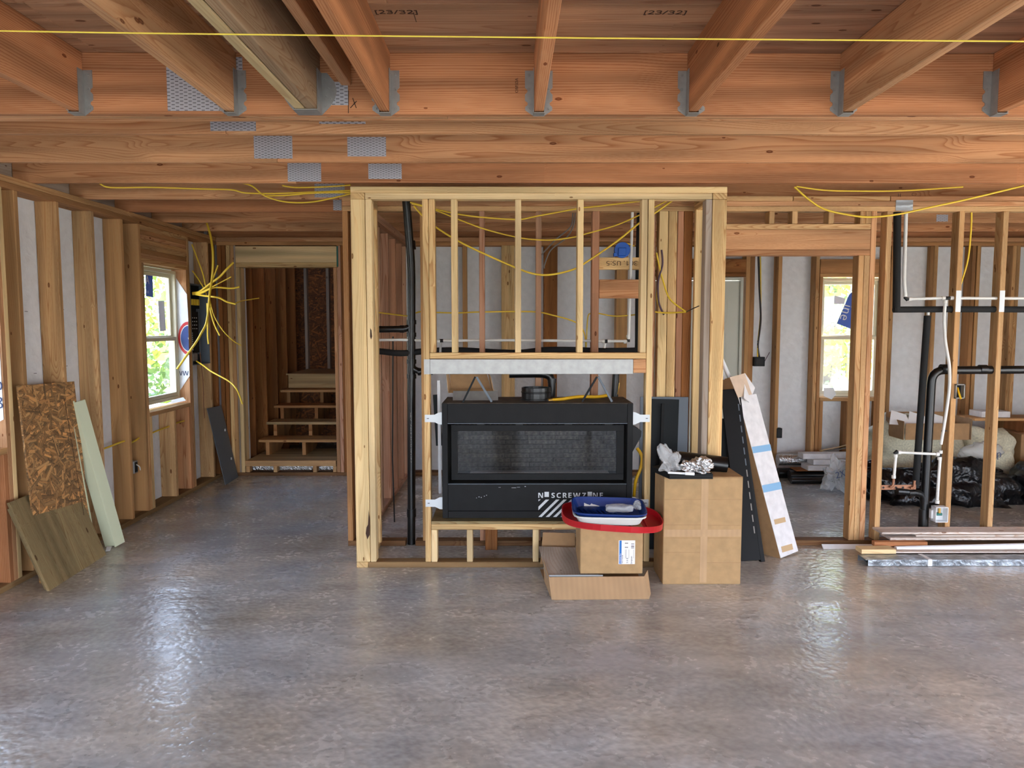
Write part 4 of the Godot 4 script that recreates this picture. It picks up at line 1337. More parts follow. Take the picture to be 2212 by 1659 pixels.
	var strip := bar(self, "plastic_strip", V(-0.488, 1.21, 5.12), V(-0.484, 0.415, 5.12), 0.022, 0.012, M.pvc)
	tag(strip, "narrow white plastic strip standing behind the fireplace's tabs", "strip")
	var lean := slab(self, "dark_panel", V(-0.513, 0.749, 5.14), V(-0.467, 0.743, 5.14), V(-0.532, 1.108, 5.14), 0.012, 1, M.panel_dark)
	tag(lean, "small charcoal panel leaning beside the black fireplace", "panel")


# ---------------------------------------------------------------- plumbing

func run(parent: Node3D, called: String, points: Array, r: float, m: Material, ease := 0.05, seg := 14) -> MeshInstance3D:
	return tube(parent, called, eased(points, ease), r, m, seg, false)


func collar(parent: Node3D, at: Vector3, along: Vector3, r: float, long: float, m: Material, called := "coupling") -> void:
	var d := along.normalized() * long / 2
	tube(parent, called, [at - d, at + d], r, m, 14, false)


func pipes() -> void:
	# black drain stack beside the fireplace
	var s := thing("drain_stack", "tall black plastic drain stack behind the pale stud framing", "pipe", V(-0.714, 0, 5.3))
	var top := V(-0.716, 2.449, 5.25)
	var q := V(-0.692, 2.008, 5.3)
	run(s, "pipe", [V(-0.714, 0.0, 5.3), q, top + (top - q) * 0.15], 0.029, M.abs, 0.1, 16)
	collar(s, V(-0.711, 0.233, 5.3), Vector3.UP, 0.0335, 0.06, M.abs)
	collar(s, V(-0.69, 2.154, 5.3) + Vector3(-0.004, 0, 0), Vector3(-0.09, 1, 0), 0.0335, 0.06, M.abs)
	collar(s, V(-0.696, 1.613, 5.3), Vector3.UP, 0.0345, 0.03, M.abs)
	collar(s, V(-0.697, 1.524, 5.3), Vector3.UP, 0.0345, 0.03, M.abs)
	collar(s, V(-0.699, 1.332, 5.3), Vector3.UP, 0.0345, 0.03, M.abs)
	collar(s, V(-0.7, 1.226, 5.3), Vector3.UP, 0.0345, 0.03, M.abs)
	run(s, "branch", [V(-0.696, 1.59, 5.3), V(-0.733, 1.564, 5.3), V(-1.089, 1.56, 5.3)], 0.024, M.abs, 0.04)
	collar(s, V(-0.763, 1.564, 5.3), Vector3.RIGHT, 0.0275, 0.03, M.abs)
	run(s, "branch", [V(-0.7, 1.296, 5.3), V(-0.663, 1.263, 5.3), V(-0.547, 1.259, 5.3)], 0.023, M.abs, 0.05)
	collar(s, V(-0.644, 1.259, 5.3), Vector3.RIGHT, 0.027, 0.02, M.abs)
	lettering(s, "pipe_print", "CHARLOTTE PIPE  ABS", V(-0.704, 0.788, 5.27), Vector3.UP, Vector3.LEFT, 0.009, M.cable_grey, 3.0)
	var b := thing("vent_pipe", "thin black vent tube in front of the reddish side wall", "pipe", V(-0.931, 0.86, 5.9))
	run(b, "pipe", [V(-0.923, 1.501, 5.9), V(-0.94, 0.522, 5.9), V(-0.93, 0.0, 5.9)], 0.006, M.abs, 0.01, 8)
	# insulated hose and white water pipe across the studs
	var h := thing("insulated_hose", "black foam covered hose sagging across behind the framing", "pipe", V(-0.794, 1.402, 5.3))
	tube(h, "hose", [V(-1.094, 1.418, 5.31), V(-0.928, 1.405, 5.31), V(-0.773, 1.392, 5.29), V(-0.617, 1.405, 5.31), V(-0.5, 1.41, 5.34), V(-0.335, 1.41, 5.36), V(-0.134, 1.399, 5.36), V(0.067, 1.393, 5.36), V(0.268, 1.413, 5.36), V(0.469, 1.413, 5.36), V(0.67, 1.406, 5.36), V(0.932, 1.409, 5.36)], 0.022, M.foam, 12)
	tube(h, "riser", [V(0.928, 1.409, 5.36), V(0.928, 1.932, 5.38), V(0.935, 2.422, 5.4)], 0.019, M.foam, 12)
	var w := thing("water_pipe", "white plastic water pipe running behind the upper studs", "pipe", V(0, 1.484, 5.3))
	run(w, "pipe", [V(-1.091, 1.484, 5.3), V(-0.772, 1.488, 5.29), V(-0.529, 1.481, 5.3), V(0, 1.484, 5.31), V(0.856, 1.477, 5.31)], 0.010, M.pex, 0.02, 10)
	run(w, "riser", [V(0.852, 1.477, 5.31), V(0.855, 1.507, 5.31), V(0.87, 2.408, 5.31)], 0.0105, M.pex, 0.01, 10)
	for p: Array in [[V(-0.503, 1.478, 5.3), Vector3.RIGHT], [V(0.673, 1.477, 5.31), Vector3.RIGHT], [V(0.713, 1.477, 5.31), Vector3.RIGHT], [V(0.829, 1.474, 5.31), Vector3.RIGHT], [V(0.852, 1.511, 5.31), Vector3.UP]]:
		collar(w, p[0], p[1], 0.0145, 0.02, M.pex, "clamp_ring")
	collar(w, V(-0.486, 1.481, 5.3), Vector3.RIGHT, 0.0125, 0.03, M.black_deep, "elbow_fitting")
	collar(w, V(0.693, 1.477, 5.31), Vector3.RIGHT, 0.0125, 0.03, M.black_deep, "tee_fitting")
	collar(w, V(0.852, 1.481, 5.31), Vector3.UP, 0.0125, 0.02, M.black_deep, "elbow_fitting")
	run(w, "stub", [V(-0.489, 1.468, 5.3), V(-0.494, 1.369, 5.3)], 0.009, M.zinc, 0.01, 10)
	run(w, "stub", [V(0.687, 1.461, 5.31), V(0.68, 1.428, 5.31)], 0.009, M.pex, 0.01, 10)
	# black vents behind the insert
	var v := thing("vent_elbow", "black plastic pipe with an elbow behind the flue collar", "pipe", V(0.3, 1.112, 5.2))
	run(v, "pipe", [V(0.278, 1.046, 5.2), V(0.3, 1.095, 5.2), V(0.3, 1.226, 5.2), V(0.248, 1.252, 5.2), V(-0, 1.249, 5.2)], 0.028, M.abs, 0.07, 14)
	collar(v, V(0.3, 1.203, 5.2), Vector3.UP, 0.0315, 0.03, M.abs)
	var v2 := thing("vent_riser", "black plastic pipe rising behind the right stand-off", "pipe", V(0.751, 1.111, 5.2))
	run(v2, "pipe", [V(0.742, 1.052, 5.2), V(0.752, 1.275, 5.2), V(0.758, 1.353, 5.2)], 0.024, M.abs, 0.05, 14)
	tube(v2, "tracer_end", [V(0.77, 1.19, 5.16), V(0.764, 1.148, 5.16), V(0.76, 1.108, 5.17)], 0.004, M.brass, 6)

	# ---- bathroom plumbing in the partition
	var d := 5.295
	var f := thing("foam_pipe", "black foam covered pipe turning along the open studs", "pipe", V(2.758, 1.731, 5.295))
	run(f, "riser", [V(2.736, 2.403, 5.295), V(2.759, 1.685, 5.295)], 0.0255, M.foam, 0.01, 16)
	run(f, "pipe", [V(2.739, 1.702, 5.295), V(3.169, 1.705, 5.295), V(4.063, 1.702, 5.295)], 0.022, M.foam, 0.01, 16)
	collar(f, V(3.156, 1.702, 5.295), Vector3.RIGHT, 0.0235, 0.012, M.foam, "foam_end")
	run(f, "drop", [V(2.985, 1.659, 5.3), V(2.98, 1.484, 5.3), V(2.954, 0.415, 5.3)], 0.0235, M.foam, 0.05, 16)
	collar(f, V(2.988, 1.672, 5.3), Vector3.UP, 0.011, 0.02, M.pex, "clamp_ring")
	var w2 := thing("supply_pipe", "white plastic supply pipe branching down to the valve box", "pipe", V(2.81, 1.796, 5.28))
	tube(w2, "riser", [V(2.79, 2.395, 5.28), V(2.793, 2.186, 5.28), V(2.797, 1.927, 5.28), V(2.809, 1.809, 5.28)], 0.0125, M.pex, 12)
	run(w2, "pipe", [V(2.833, 1.777, 5.28), V(3.09, 1.783, 5.28)], 0.0105, M.pex, 0.01, 12)
	run(w2, "pipe", [V(3.13, 1.783, 5.28), V(4.046, 1.78, 5.28)], 0.0105, M.pex, 0.01, 12)
	tube(w2, "drop", [V(3.078, 1.743, 5.25), V(3.076, 1.632, 5.25), V(3.088, 1.469, 5.24), V(3.119, 1.305, 5.235), V(3.127, 1.14, 5.235), V(3.11, 0.942, 5.235), V(3.089, 0.741, 5.24)], 0.0105, M.pex, 12)
	tube(w2, "drop", [V(3.088, 0.63, 5.24), V(3.084, 0.506, 5.24), V(3.081, 0.336, 5.24)], 0.0105, M.pex, 12)
	run(w2, "branch", [V(3.079, 0.67, 5.24), V(2.786, 0.684, 5.24)], 0.0095, M.pex, 0.01, 12)
	run(w2, "branch", [V(2.77, 0.667, 5.24), V(2.763, 0.516, 5.24)], 0.0095, M.pex, 0.01, 12)
	for p: Array in [[V(2.809, 1.803, 5.28), Vector3.UP], [V(2.843, 1.777, 5.28), Vector3.RIGHT], [V(3.08, 1.783, 5.28), Vector3.RIGHT], [V(3.139, 1.783, 5.28), Vector3.RIGHT], [V(3.077, 1.756, 5.25), Vector3.UP], [V(3.088, 0.687, 5.24), Vector3.UP], [V(3.084, 0.64, 5.24), Vector3.UP], [V(3.066, 0.67, 5.24), Vector3.RIGHT], [V(2.793, 0.684, 5.24), Vector3.RIGHT], [V(2.76, 0.506, 5.24), Vector3.UP], [V(3.082, 0.323, 5.24), Vector3.UP], [V(2.767, 0.66, 5.24), Vector3.UP]]:
		collar(w2, p[0], p[1], 0.0145, 0.022, M.pex, "clamp_ring")
	for p: Array in [[V(2.817, 1.78, 5.28), Vector3(1, -1, 0)], [V(3.11, 1.783, 5.28), Vector3.RIGHT], [V(3.086, 0.664, 5.24), Vector3.UP], [V(2.769, 0.684, 5.24), Vector3(1, 1, 0)]]:
		collar(w2, p[0], p[1], 0.012, 0.03, M.black_deep, "fitting")
	run(w2, "copper_stub", [V(2.761, 0.492, 5.24), V(2.759, 0.445, 5.24), V(2.737, 0.428, 5.24)], 0.009, M.copper, 0.03, 10)
	collar(w2, V(3.118, 0.838, 5.24) + Vector3(-0.01, 0, 0), Vector3.RIGHT, 0.004, 0.04, M.cable_dark, "pipe_hook")
	var cu := thing("copper_strap", "flat copper mounting strap with holes across the stud bay", "strap", V(2.802, 0.422, 5.25))
	var strap := slab(cu, "strap", V(2.676, 0.409, 5.25), V(2.93, 0.412, 5.25), V(2.674, 0.443, 5.25), 0.002, 0, M.copper, 0.0)
	for c: Vector3 in [V(2.694, 0.426, 5.248), V(2.785, 0.426, 5.248), V(2.835, 0.426, 5.248)]:
		lathe(strap, "hole", [Vector2(0.0, 0.0), Vector2(0.008, 0.0)], Transform3D(Basis(Vector3.RIGHT, PI / 2), c), M.black_deep, 12)
	run(cu, "copper_stub", [V(2.884, 0.425, 5.24), V(2.91, 0.428, 5.24), V(2.911, 0.479, 5.24)], 0.009, M.copper, 0.03, 10)
	var dr := thing("bath_drain", "black drain pipe with an elbow passing through the studs", "pipe", V(3.02, 0, 5.295))
	run(dr, "pipe", [V(3.025, 0.052, 5.295), V(3.023, 0.323, 5.295), V(3.033, 1.269, 5.295), V(4.089, 1.275, 5.295)], 0.029, M.abs, 0.09, 18)
	collar(dr, V(3.019, 0.186, 5.295), Vector3.UP, 0.034, 0.14, M.abs, "hub")
	collar(dr, V(3.396, 1.275, 5.295), Vector3.RIGHT, 0.034, 0.05, M.abs)
	collar(dr, V(3.119, 1.279, 5.295), Vector3.RIGHT, 0.034, 0.05, M.abs)
	run(dr, "trap_arm", [V(3.017, 0.289, 5.295), V(3.001, 0.366, 5.29), V(2.932, 0.384, 5.27), V(2.785, 0.401, 5.24)], 0.024, M.abs, 0.05, 14)
	collar(dr, V(2.9, 0.386, 5.26), Vector3.RIGHT, 0.028, 0.04, M.abs)
	var vb := thing("valve_box", "small white plastic valve box with a green valve inside", "box", V(3.077, 0.247, 5.22))
	var o: Vector3 = V(3.092, 0.24, 5.245)
	for e: Array in [[-0.045, -0.04, -0.055, 0.055], [0.04, 0.045, -0.055, 0.055], [-0.045, 0.045, -0.055, -0.05], [-0.045, 0.045, 0.05, 0.055]]:
		bx(vb, "rim", o.x + e[0], o.x + e[1], o.y + e[2], o.y + e[3], 5.19, 5.25, 1, M.pvc, 0.002)
	bx(vb, "back_plate", o.x - 0.045, o.x + 0.045, o.y - 0.055, o.y + 0.055, 5.248, 5.252, 1, M.pvc, 0.0)
	bx(vb, "side_bracket", o.x - 0.062, o.x - 0.046, o.y - 0.035, o.y + 0.03, 5.215, 5.25, 1, M.pvc, 0.004)
	bx(vb, "green_valve", o.x - 0.025, o.x + 0.018, o.y - 0.012, o.y + 0.006, 5.215, 5.245, 1, M.teal, 0.003)
	tube(vb, "brass_valve", [o + Vector3(0, 0.05, 0.02), o + Vector3(0, 0.005, 0.02)], 0.009, M.brass, 10, false)


# ---------------------------------------------------------------- cables and boxes

func cable(label: String, points: Array, r := 0.0045, m: Material = null, category := "cable", called := "cable") -> MeshInstance3D:
	var o := tube(self, called, points, r * 1.2, m if m else M.cable, 7)
	tag(o, label, category)
	return o


func cables() -> void:
	var line := tube(self, "string_line", [V(-2.35, 2.432, 2.12), V(-1.436, 2.4235, 2.168), V(0.0, 2.42, 2.2), V(1.5, 2.42, 2.226), V(2.6, 2.422, 2.25)], 0.0022, M.string, 6)
	tag(line, "taut yellow string stretched across under the ceiling joists", "string")
	cable("yellow cable looping low under the joists left of the framing", [V(-1.777, 2.531, 5), V(-1.735, 2.528, 5.1), V(-1.691, 2.484, 5.2), V(-1.58, 2.446, 5.2), V(-1.453, 2.434, 5.2), V(-1.309, 2.446, 5.2), V(-1.084, 2.485, 5.15)])
	cable("yellow cable running straight along the joist from the left wall", [V(-2.682, 2.518, 4.95), V(-2.634, 2.5, 5), V(-2.406, 2.519, 5.1), V(-2.135, 2.527, 5.2), V(-1.913, 2.521, 5.2), V(-1.818, 2.5, 5.2), V(-1.627, 2.496, 5.2), V(-1.34, 2.506, 5.2), V(-1.084, 2.507, 5.15)])
	cable("short yellow cable along the joist near the post's top", [V(-1.532, 2.532, 5.1), V(-1.452, 2.528, 5.15), V(-1.263, 2.532, 5.15), V(-1.072, 2.535, 5.1)])
	cable("second yellow cable tied below the straight one", [V(-1.681, 2.484, 5.22), V(-1.531, 2.484, 5.2), V(-1.337, 2.498, 5.19), V(-1.084, 2.494, 5.15)])
	cable("topmost yellow cable sagging behind the fireplace studs", [V(-0.67, 2.421, 5.1), V(-0.495, 2.375, 5.1), V(-0.339, 2.341, 5.1), V(-0.172, 2.32, 5.1), V(0.057, 2.307, 5.1), V(0.189, 2.329, 5.1), V(0.462, 2.379, 5.1), V(0.587, 2.394, 5.1), V(0.91, 2.432, 5.1)])
	cable("middle yellow cable sagging behind the fireplace studs", [V(-0.658, 2.412, 5.1), V(-0.495, 2.366, 5.1), V(-0.345, 2.307, 5.1), V(-0.157, 2.239, 5.1), V(0.041, 2.19, 5.1), V(0.18, 2.171, 5.1), V(0.315, 2.171, 5.1), V(0.463, 2.193, 5.1), V(0.513, 2.208, 5.1), V(0.721, 2.265, 5.08), V(0.887, 2.335, 5.05), V(1.046, 2.415, 5)], 0.004)
	cable("lowest yellow cable hanging in a deep loop behind the studs", [V(-0.635, 2.384, 5.02), V(-0.581, 2.323, 5.02), V(-0.489, 2.244, 5.02), V(-0.341, 2.153, 5.02), V(-0.17, 2.07, 5.02), V(0.041, 1.978, 5.02), V(0.156, 1.938, 5.02), V(0.249, 1.928, 5.02), V(0.358, 1.944, 5.02), V(0.457, 1.975, 5.02), V(0.507, 2.006, 5.02), V(0.714, 2.147, 5.02), V(0.882, 2.282, 5.02), V(0.974, 2.339, 5.02), V(1.087, 2.419, 5.02)], 0.0055)
	cable("yellow cable crossing the inner room halfway up", [V(-1.069, 1.696, 5.55), V(-0.983, 1.686, 5.55), V(-0.811, 1.665, 5.55), V(-0.746, 1.661, 5.5), V(-0.644, 1.691, 5.45), V(-0.534, 1.685, 5.5), V(-0.369, 1.682, 5.5), V(-0.226, 1.687, 5.42), V(0.061, 1.69, 5.42), V(0.202, 1.687, 5.42), V(0.308, 1.668, 5.5), V(0.49, 1.613, 5.5), V(0.556, 1.531, 5.5), V(0.571, 1.394, 5.5)], 0.0045)
	cable("yellow cable crossing behind the white riser pipe", [V(0.562, 1.397, 5.42), V(0.571, 1.633, 5.42), V(0.594, 1.677, 5.42), V(0.648, 1.677, 5.42), V(0.776, 1.657, 5.42), V(0.945, 1.67, 5.42)], 0.004)
	cable("left of two grey wires hanging from the inner ceiling", [V(0.552, 2.636, 6.5), V(0.549, 2.533, 6.5), V(0.529, 2.435, 6.5), V(0.406, 2.332, 6.5), V(0.282, 2.201, 6.5)], 0.005, M.cable_grey)
	cable("right of two grey wires hanging from the inner ceiling", [V(0.572, 2.636, 6.5), V(0.569, 2.533, 6.5), V(0.55, 2.431, 6.5), V(0.49, 2.34, 6.5), V(0.362, 2.24, 6.5), V(0.306, 2.109, 6.5), V(0.306, 2.081, 6.5)], 0.005, M.cable_grey)
	cable("yellow cable dropping beside the notched white stud", [V(1.023, 2.094, 5.2), V(1.044, 2.001, 5.2), V(1.071, 1.902, 5.2), V(1.111, 1.772, 5.15), V(1.213, 1.682, 5.1)], 0.005)
	cable("yellow cable running level into the dark stud's hole", [V(1.02, 1.684, 5.2), V(1.097, 1.677, 5.18), V(1.213, 1.682, 5.1)], 0.005)
	cable("dull purple cable curving down the notched white stud", [V(1.058, 2.113, 5.2), V(1.066, 2.011, 5.2), V(1.039, 1.896, 5.2), V(1.045, 1.751, 5.2), V(1.082, 1.664, 5.2)], 0.006, M.cable_purple)
	cable("thin yellow cable behind the purple one", [V(1.049, 1.922, 5.22), V(1.035, 1.794, 5.22), V(1.052, 1.723, 5.22), V(1.082, 1.677, 5.2)], 0.004)
	cable("dark wire end poking out of the post's knot hole", [V(1.213, 1.682, 5.1), V(1.22, 1.696, 5), V(1.263, 1.72, 4.95)], 0.003, M.cable_dark)
	cable("long yellow cable drooping across the doorway header", [V(1.931, 2.525, 5.1), V(2.025, 2.445, 5.1), V(2.137, 2.377, 5.1), V(2.296, 2.34, 5.1), V(2.454, 2.324, 5.1), V(2.643, 2.343, 5.1), V(2.83, 2.383, 5.1), V(3.142, 2.451, 5.1), V(3.49, 2.535, 5.1), V(3.639, 2.569, 5.1)], 0.0055)
	cable("yellow cable lying along the top of the partition", [V(1.99, 2.55, 5.22), V(2.188, 2.526, 5.23), V(2.418, 2.522, 5.24), V(2.741, 2.525, 5.24), V(3.135, 2.544, 5.2)], 0.0045)
	cable("yellow cable hanging down between the two bare studs", [V(3.268, 2.409, 5.31), V(3.272, 2.274, 5.31), V(3.262, 2.069, 5.31), V(3.224, 1.902, 5.31), V(3.204, 1.847, 5.31)], 0.005)
	cable("pair of dark wires hanging beside the pale door", [V(2.571, 2.324, 7.72), V(2.59, 1.982, 7.72), V(2.614, 1.648, 7.72), V(2.592, 1.383, 7.72), V(2.61, 1.253, 7.72)], 0.008, M.cable_dark)
	cable("yellow wire twisted with the dark pair by the door", [V(2.594, 2.325, 7.73), V(2.61, 1.887, 7.73), V(2.612, 1.648, 7.73), V(2.591, 1.407, 7.72), V(2.591, 1.238, 7.72)], 0.006)
	var wb := thing("outlet_box", "dark open electrical box hung on the studs beside the door", "box", V(2.611, 1.214, 7.72))
	bx(wb, "shell", 2.548, 2.659, 1.161, 1.258, 7.69, 7.75, 1, M.panel_dark, 0.003)
	bx(wb, "cavity", 2.567, 2.645, 1.175, 1.243, 7.688, 7.70, 1, M.black_deep, 0.0)
	bar(wb, "dangling_wire", V(2.648, 1.191, 7.7), V(2.708, 1.307, 7.7), 0.006, 0.006, M.cable_purple)
	var wb2 := thing("outlet_box", "dark square electrical box low on the white wrap wall", "box", V(2.841, 0.458, 7.72))
	bx(wb2, "shell", 2.819, 2.878, 0.401, 0.504, 7.735, 7.8, 1, M.panel_dark, 0.003)
	bx(wb2, "cavity", 2.829, 2.868, 0.416, 0.49, 7.733, 7.74, 1, M.black_deep, 0.0)
	var wb3 := thing("outlet_box", "grey electrical box with wire ends low on the left wall", "box", V(-3.03, 0.45, 5.9))
	bx(wb3, "shell", -3.09, -3.012, 0.40, 0.50, 5.89, 5.95, 1, M.zinc, 0.003)
	bx(wb3, "cavity", -3.013, -3.0105, 0.41, 0.49, 5.897, 5.943, 1, M.black_deep, 0.0)
	tube(wb3, "wire_end", [V(-3.01, 0.47, 5.92), V(-2.99, 0.45, 5.93), V(-2.99, 0.42, 5.94)], 0.004, M.pex, 6)
	var wb4 := thing("switch_box", "clear framed box with a yellow cable end on the bare stud", "box", V(3.213, 1.123, 5.24))
	bx(wb4, "back", 3.18, 3.243, 1.07, 1.17, 5.27, 5.28, 1, M.panel_dark, 0.0)
	bx(wb4, "rim", 3.171, 3.178, 1.071, 1.174, 5.23, 5.275, 1, M.cable_grey, 0.0)
	bx(wb4, "rim", 3.23, 3.237, 1.071, 1.174, 5.23, 5.275, 1, M.cable_grey, 0.0)
	bx(wb4, "rim", 3.171, 3.237, 1.167, 1.174, 5.23, 5.275, 0, M.cable_grey, 0.0)
	bx(wb4, "rim", 3.171, 3.237, 1.071, 1.078, 5.23, 5.275, 0, M.cable_grey, 0.0)
	tube(wb4, "cable_end", [V(3.195, 1.146, 5.25), V(3.189, 1.109, 5.22), V(3.192, 1.071, 5.2)], 0.007, M.gas, 8)
	# blue round box sitting on the stamped block
	var jb := thing("junction_box", "bright blue round plastic junction box on the stamped block", "box", V(0.797, 2.07, 5.3))
	var bc: Vector3 = V(0.798, 2.12, 5.31)
	lathe(jb, "drum", [Vector2(0.0, -0.02), Vector2(0.052, -0.02), Vector2(0.055, -0.016), Vector2(0.055, 0.03), Vector2(0.0, 0.03)], Transform3D(Basis(Vector3.RIGHT, PI / 2), bc), M.box_blue, 24)
	bx(jb, "front_plate", bc.x - 0.03, bc.x + 0.026, bc.y - 0.042, bc.y + 0.015, 5.265, 5.285, 1, M.box_blue, 0.004)
	bx(jb, "ear", bc.x - 0.062, bc.x - 0.035, bc.y - 0.045, bc.y - 0.02, 5.275, 5.30, 1, M.box_blue, 0.003)
	tube(jb, "wire", [bc + Vector3(0.01, 0.04, 0.02), bc + Vector3(0.04, 0.045, 0.01), bc + Vector3(0.09, 0.03, 0)], 0.004, M.cable, 6)

	# ---- breaker panel in the left wall and the cables that sprout from it
	var bp := thing("breaker_panel", "open dark breaker panel between the left wall studs", "panel", V(-3.06, 1.2, 7.3))
	bx(bp, "back", -3.12, -3.11, 1.205, 1.985, 7.08, 7.497, 1, M.panel_dark, 0.0)
	bx(bp, "side", -3.11, -3.022, 1.205, 1.985, 7.08, 7.09, 1, M.panel_grey, 0.001)
	bx(bp, "side", -3.11, -3.022, 1.205, 1.985, 7.487, 7.497, 1, M.panel_grey, 0.001)
	bx(bp, "end_plate", -3.11, -3.022, 1.975, 1.985, 7.09, 7.487, 2, M.panel_grey, 0.001)
	bx(bp, "end_plate", -3.11, -3.022, 1.205, 1.215, 7.09, 7.487, 2, M.panel_grey, 0.001)
	var bus := bx(bp, "bus_assembly", -3.109, -3.07, 1.32, 1.72, 7.14, 7.36, 1, M.black_deep, 0.003)
	for i in 4:
		for k in 4:
			bx(bus, "breaker_stab", -3.0695, -3.066, 1.55 + i * 0.035, 1.558 + i * 0.035, 7.17 + k * 0.045, 7.18 + k * 0.045, 1, M.pvc, 0.0)
	for i in 9:
		bx(bus, "terminal_screw", -3.0695, -3.066, 1.345 + i * 0.02, 1.357 + i * 0.02, 7.2, 7.209, 1, M.pvc, 0.0)
	bx(bp, "neutral_bar", -3.109, -3.08, 1.3, 1.75, 7.40, 7.425, 1, M.panel_grey, 0.002)
	for k in 3:
		bx(bp, "yellow_connector", -3.06, -3.03, 1.78, 1.84, 7.14 + k * 0.06, 7.185 + k * 0.06, 1, M.cable, 0.004)
	bx(bp, "wire_lug", -3.1, -3.04, 1.24, 1.32, 7.14, 7.25, 1, M.cable_grey, 0.01)
	tube(bp, "copper_wire", [V(-3.05, 1.32, 7.32), V(-3.045, 1.2, 7.33), V(-3.04, 1.0, 7.35), V(-3.05, 0.75, 7.37), V(-3.05, 0.66, 7.38)], 0.004, M.copper, 6)
	cable("longest yellow cable arching down past the left window", [V(-2.812, 2.536, 7), V(-2.762, 2.415, 6.95), V(-2.725, 2.258, 6.9), V(-2.73, 2.106, 6.9), V(-2.747, 1.983, 6.9), V(-2.748, 1.858, 6.85), V(-2.746, 1.705, 6.8), V(-2.75, 1.595, 6.75), V(-2.77, 1.521, 6.7), V(-2.797, 1.443, 6.65), V(-2.884, 1.3, 6.6), V(-2.957, 1.201, 6.6)], 0.0085)
	cable("thick yellow cable pointing up right out of the panel", [V(-3.006, 1.894, 7.1), V(-2.919, 1.905, 7.05), V(-2.805, 1.971, 7), V(-2.688, 2.037, 6.95), V(-2.603, 2.102, 6.9), V(-2.537, 2.165, 6.9)], 0.0085)
	cable("short yellow cable pointing steeply up from the panel", [V(-2.997, 1.889, 7.1), V(-2.861, 1.931, 7.05), V(-2.773, 2.019, 7), V(-2.721, 2.147, 7)], 0.006)
	cable("yellow cable bending level across the studs by the stairs", [V(-3.006, 1.88, 7.1), V(-2.881, 1.889, 7), V(-2.771, 1.919, 6.9), V(-2.702, 1.936, 6.9), V(-2.565, 1.928, 6.9), V(-2.488, 1.941, 6.9)], 0.0065)
	cable("yellow cable drooping from the panel toward the stair opening", [V(-3.002, 1.885, 7.1), V(-2.865, 1.864, 7), V(-2.739, 1.851, 6.9), V(-2.675, 1.839, 6.9), V(-2.612, 1.805, 6.9), V(-2.527, 1.783, 6.9)], 0.0075)
	cable("thin tan cable reaching across the stair opening", [V(-2.585, 1.786, 7), V(-2.555, 1.815, 7.1), V(-2.524, 1.831, 7.2), V(-2.446, 1.852, 7.3)], 0.004)
	cable("thin yellow cable rising to the pale studs", [V(-2.993, 1.885, 7.1), V(-2.863, 1.907, 7), V(-2.712, 1.969, 6.95), V(-2.562, 2.034, 6.9)], 0.0045)
	cable("yellow cable dropping from the panel in a short curve", [V(-2.813, 1.859, 7), V(-2.78, 1.707, 6.95), V(-2.75, 1.591, 6.95), V(-2.705, 1.492, 6.95)], 0.006)
	cable("yellow cable curving down toward the pale door jamb", [V(-2.829, 1.839, 7.05), V(-2.795, 1.687, 7.05), V(-2.716, 1.543, 7.05), V(-2.637, 1.441, 7.1), V(-2.581, 1.395, 7.15)], 0.004)
	cable("stub of yellow cable hanging straight down by the panel", [V(-2.853, 1.796, 7.05), V(-2.853, 1.643, 7.05), V(-2.858, 1.49, 7.05), V(-2.852, 1.411, 7.05)], 0.0065)
	cable("yellow cable swinging out from the bottom of the panel", [V(-2.993, 1.246, 7.1), V(-2.907, 1.205, 7.05), V(-2.81, 1.15, 7), V(-2.636, 1.066, 6.95), V(-2.55, 1.001, 6.9), V(-2.518, 0.931, 6.9), V(-2.494, 0.853, 6.9)], 0.006)
	cable("left yellow cable coming down behind the panel's top", [V(-3.016, 2.354, 7.14), V(-2.971, 2.236, 7.13), V(-2.915, 2.083, 7.12), V(-2.881, 1.95, 7.1)], 0.005)
	cable("right yellow cable coming down behind the panel's top", [V(-3.02, 2.106, 7.14), V(-2.957, 2.018, 7.13), V(-2.903, 1.929, 7.12), V(-2.871, 1.863, 7.1)], 0.005)
	cable("yellow wire through the holes of the outlet stud", [V(-3.08, 0.655, 5.5), V(-3.07, 0.66, 5.62), V(-3.06, 0.672, 5.85), V(-3.07, 0.64, 5.98), V(-3.08, 0.655, 6.12)], 0.006)
	cable("yellow wire through the short studs below the window", [V(-3.07, 0.66, 6.24), V(-3.06, 0.675, 6.4), V(-3.07, 0.68, 6.66), V(-3.07, 0.69, 6.9), V(-3.08, 0.67, 7.2)], 0.006)
	var tail := thing("wire_bundle", "pale wires bunched on the floor plate below the far window", "cable", V(3.319, 0.233, 7.6))
	tube(tail, "wire", [V(3.242, 0.283, 7.65), V(3.365, 0.316, 7.6), V(3.532, 0.354, 7.6)], 0.008, M.tape, 6)
	tube(tail, "wire", [V(3.24, 0.278, 7.62), V(3.367, 0.257, 7.6), V(3.513, 0.251, 7.55)], 0.008, M.brass, 6)
	tube(tail, "wire", [V(3.258, 0.27, 7.64), V(3.389, 0.296, 7.6), V(3.547, 0.33, 7.6)], 0.007, M.cable_grey, 6)


# ---------------------------------------------------------------- stored material

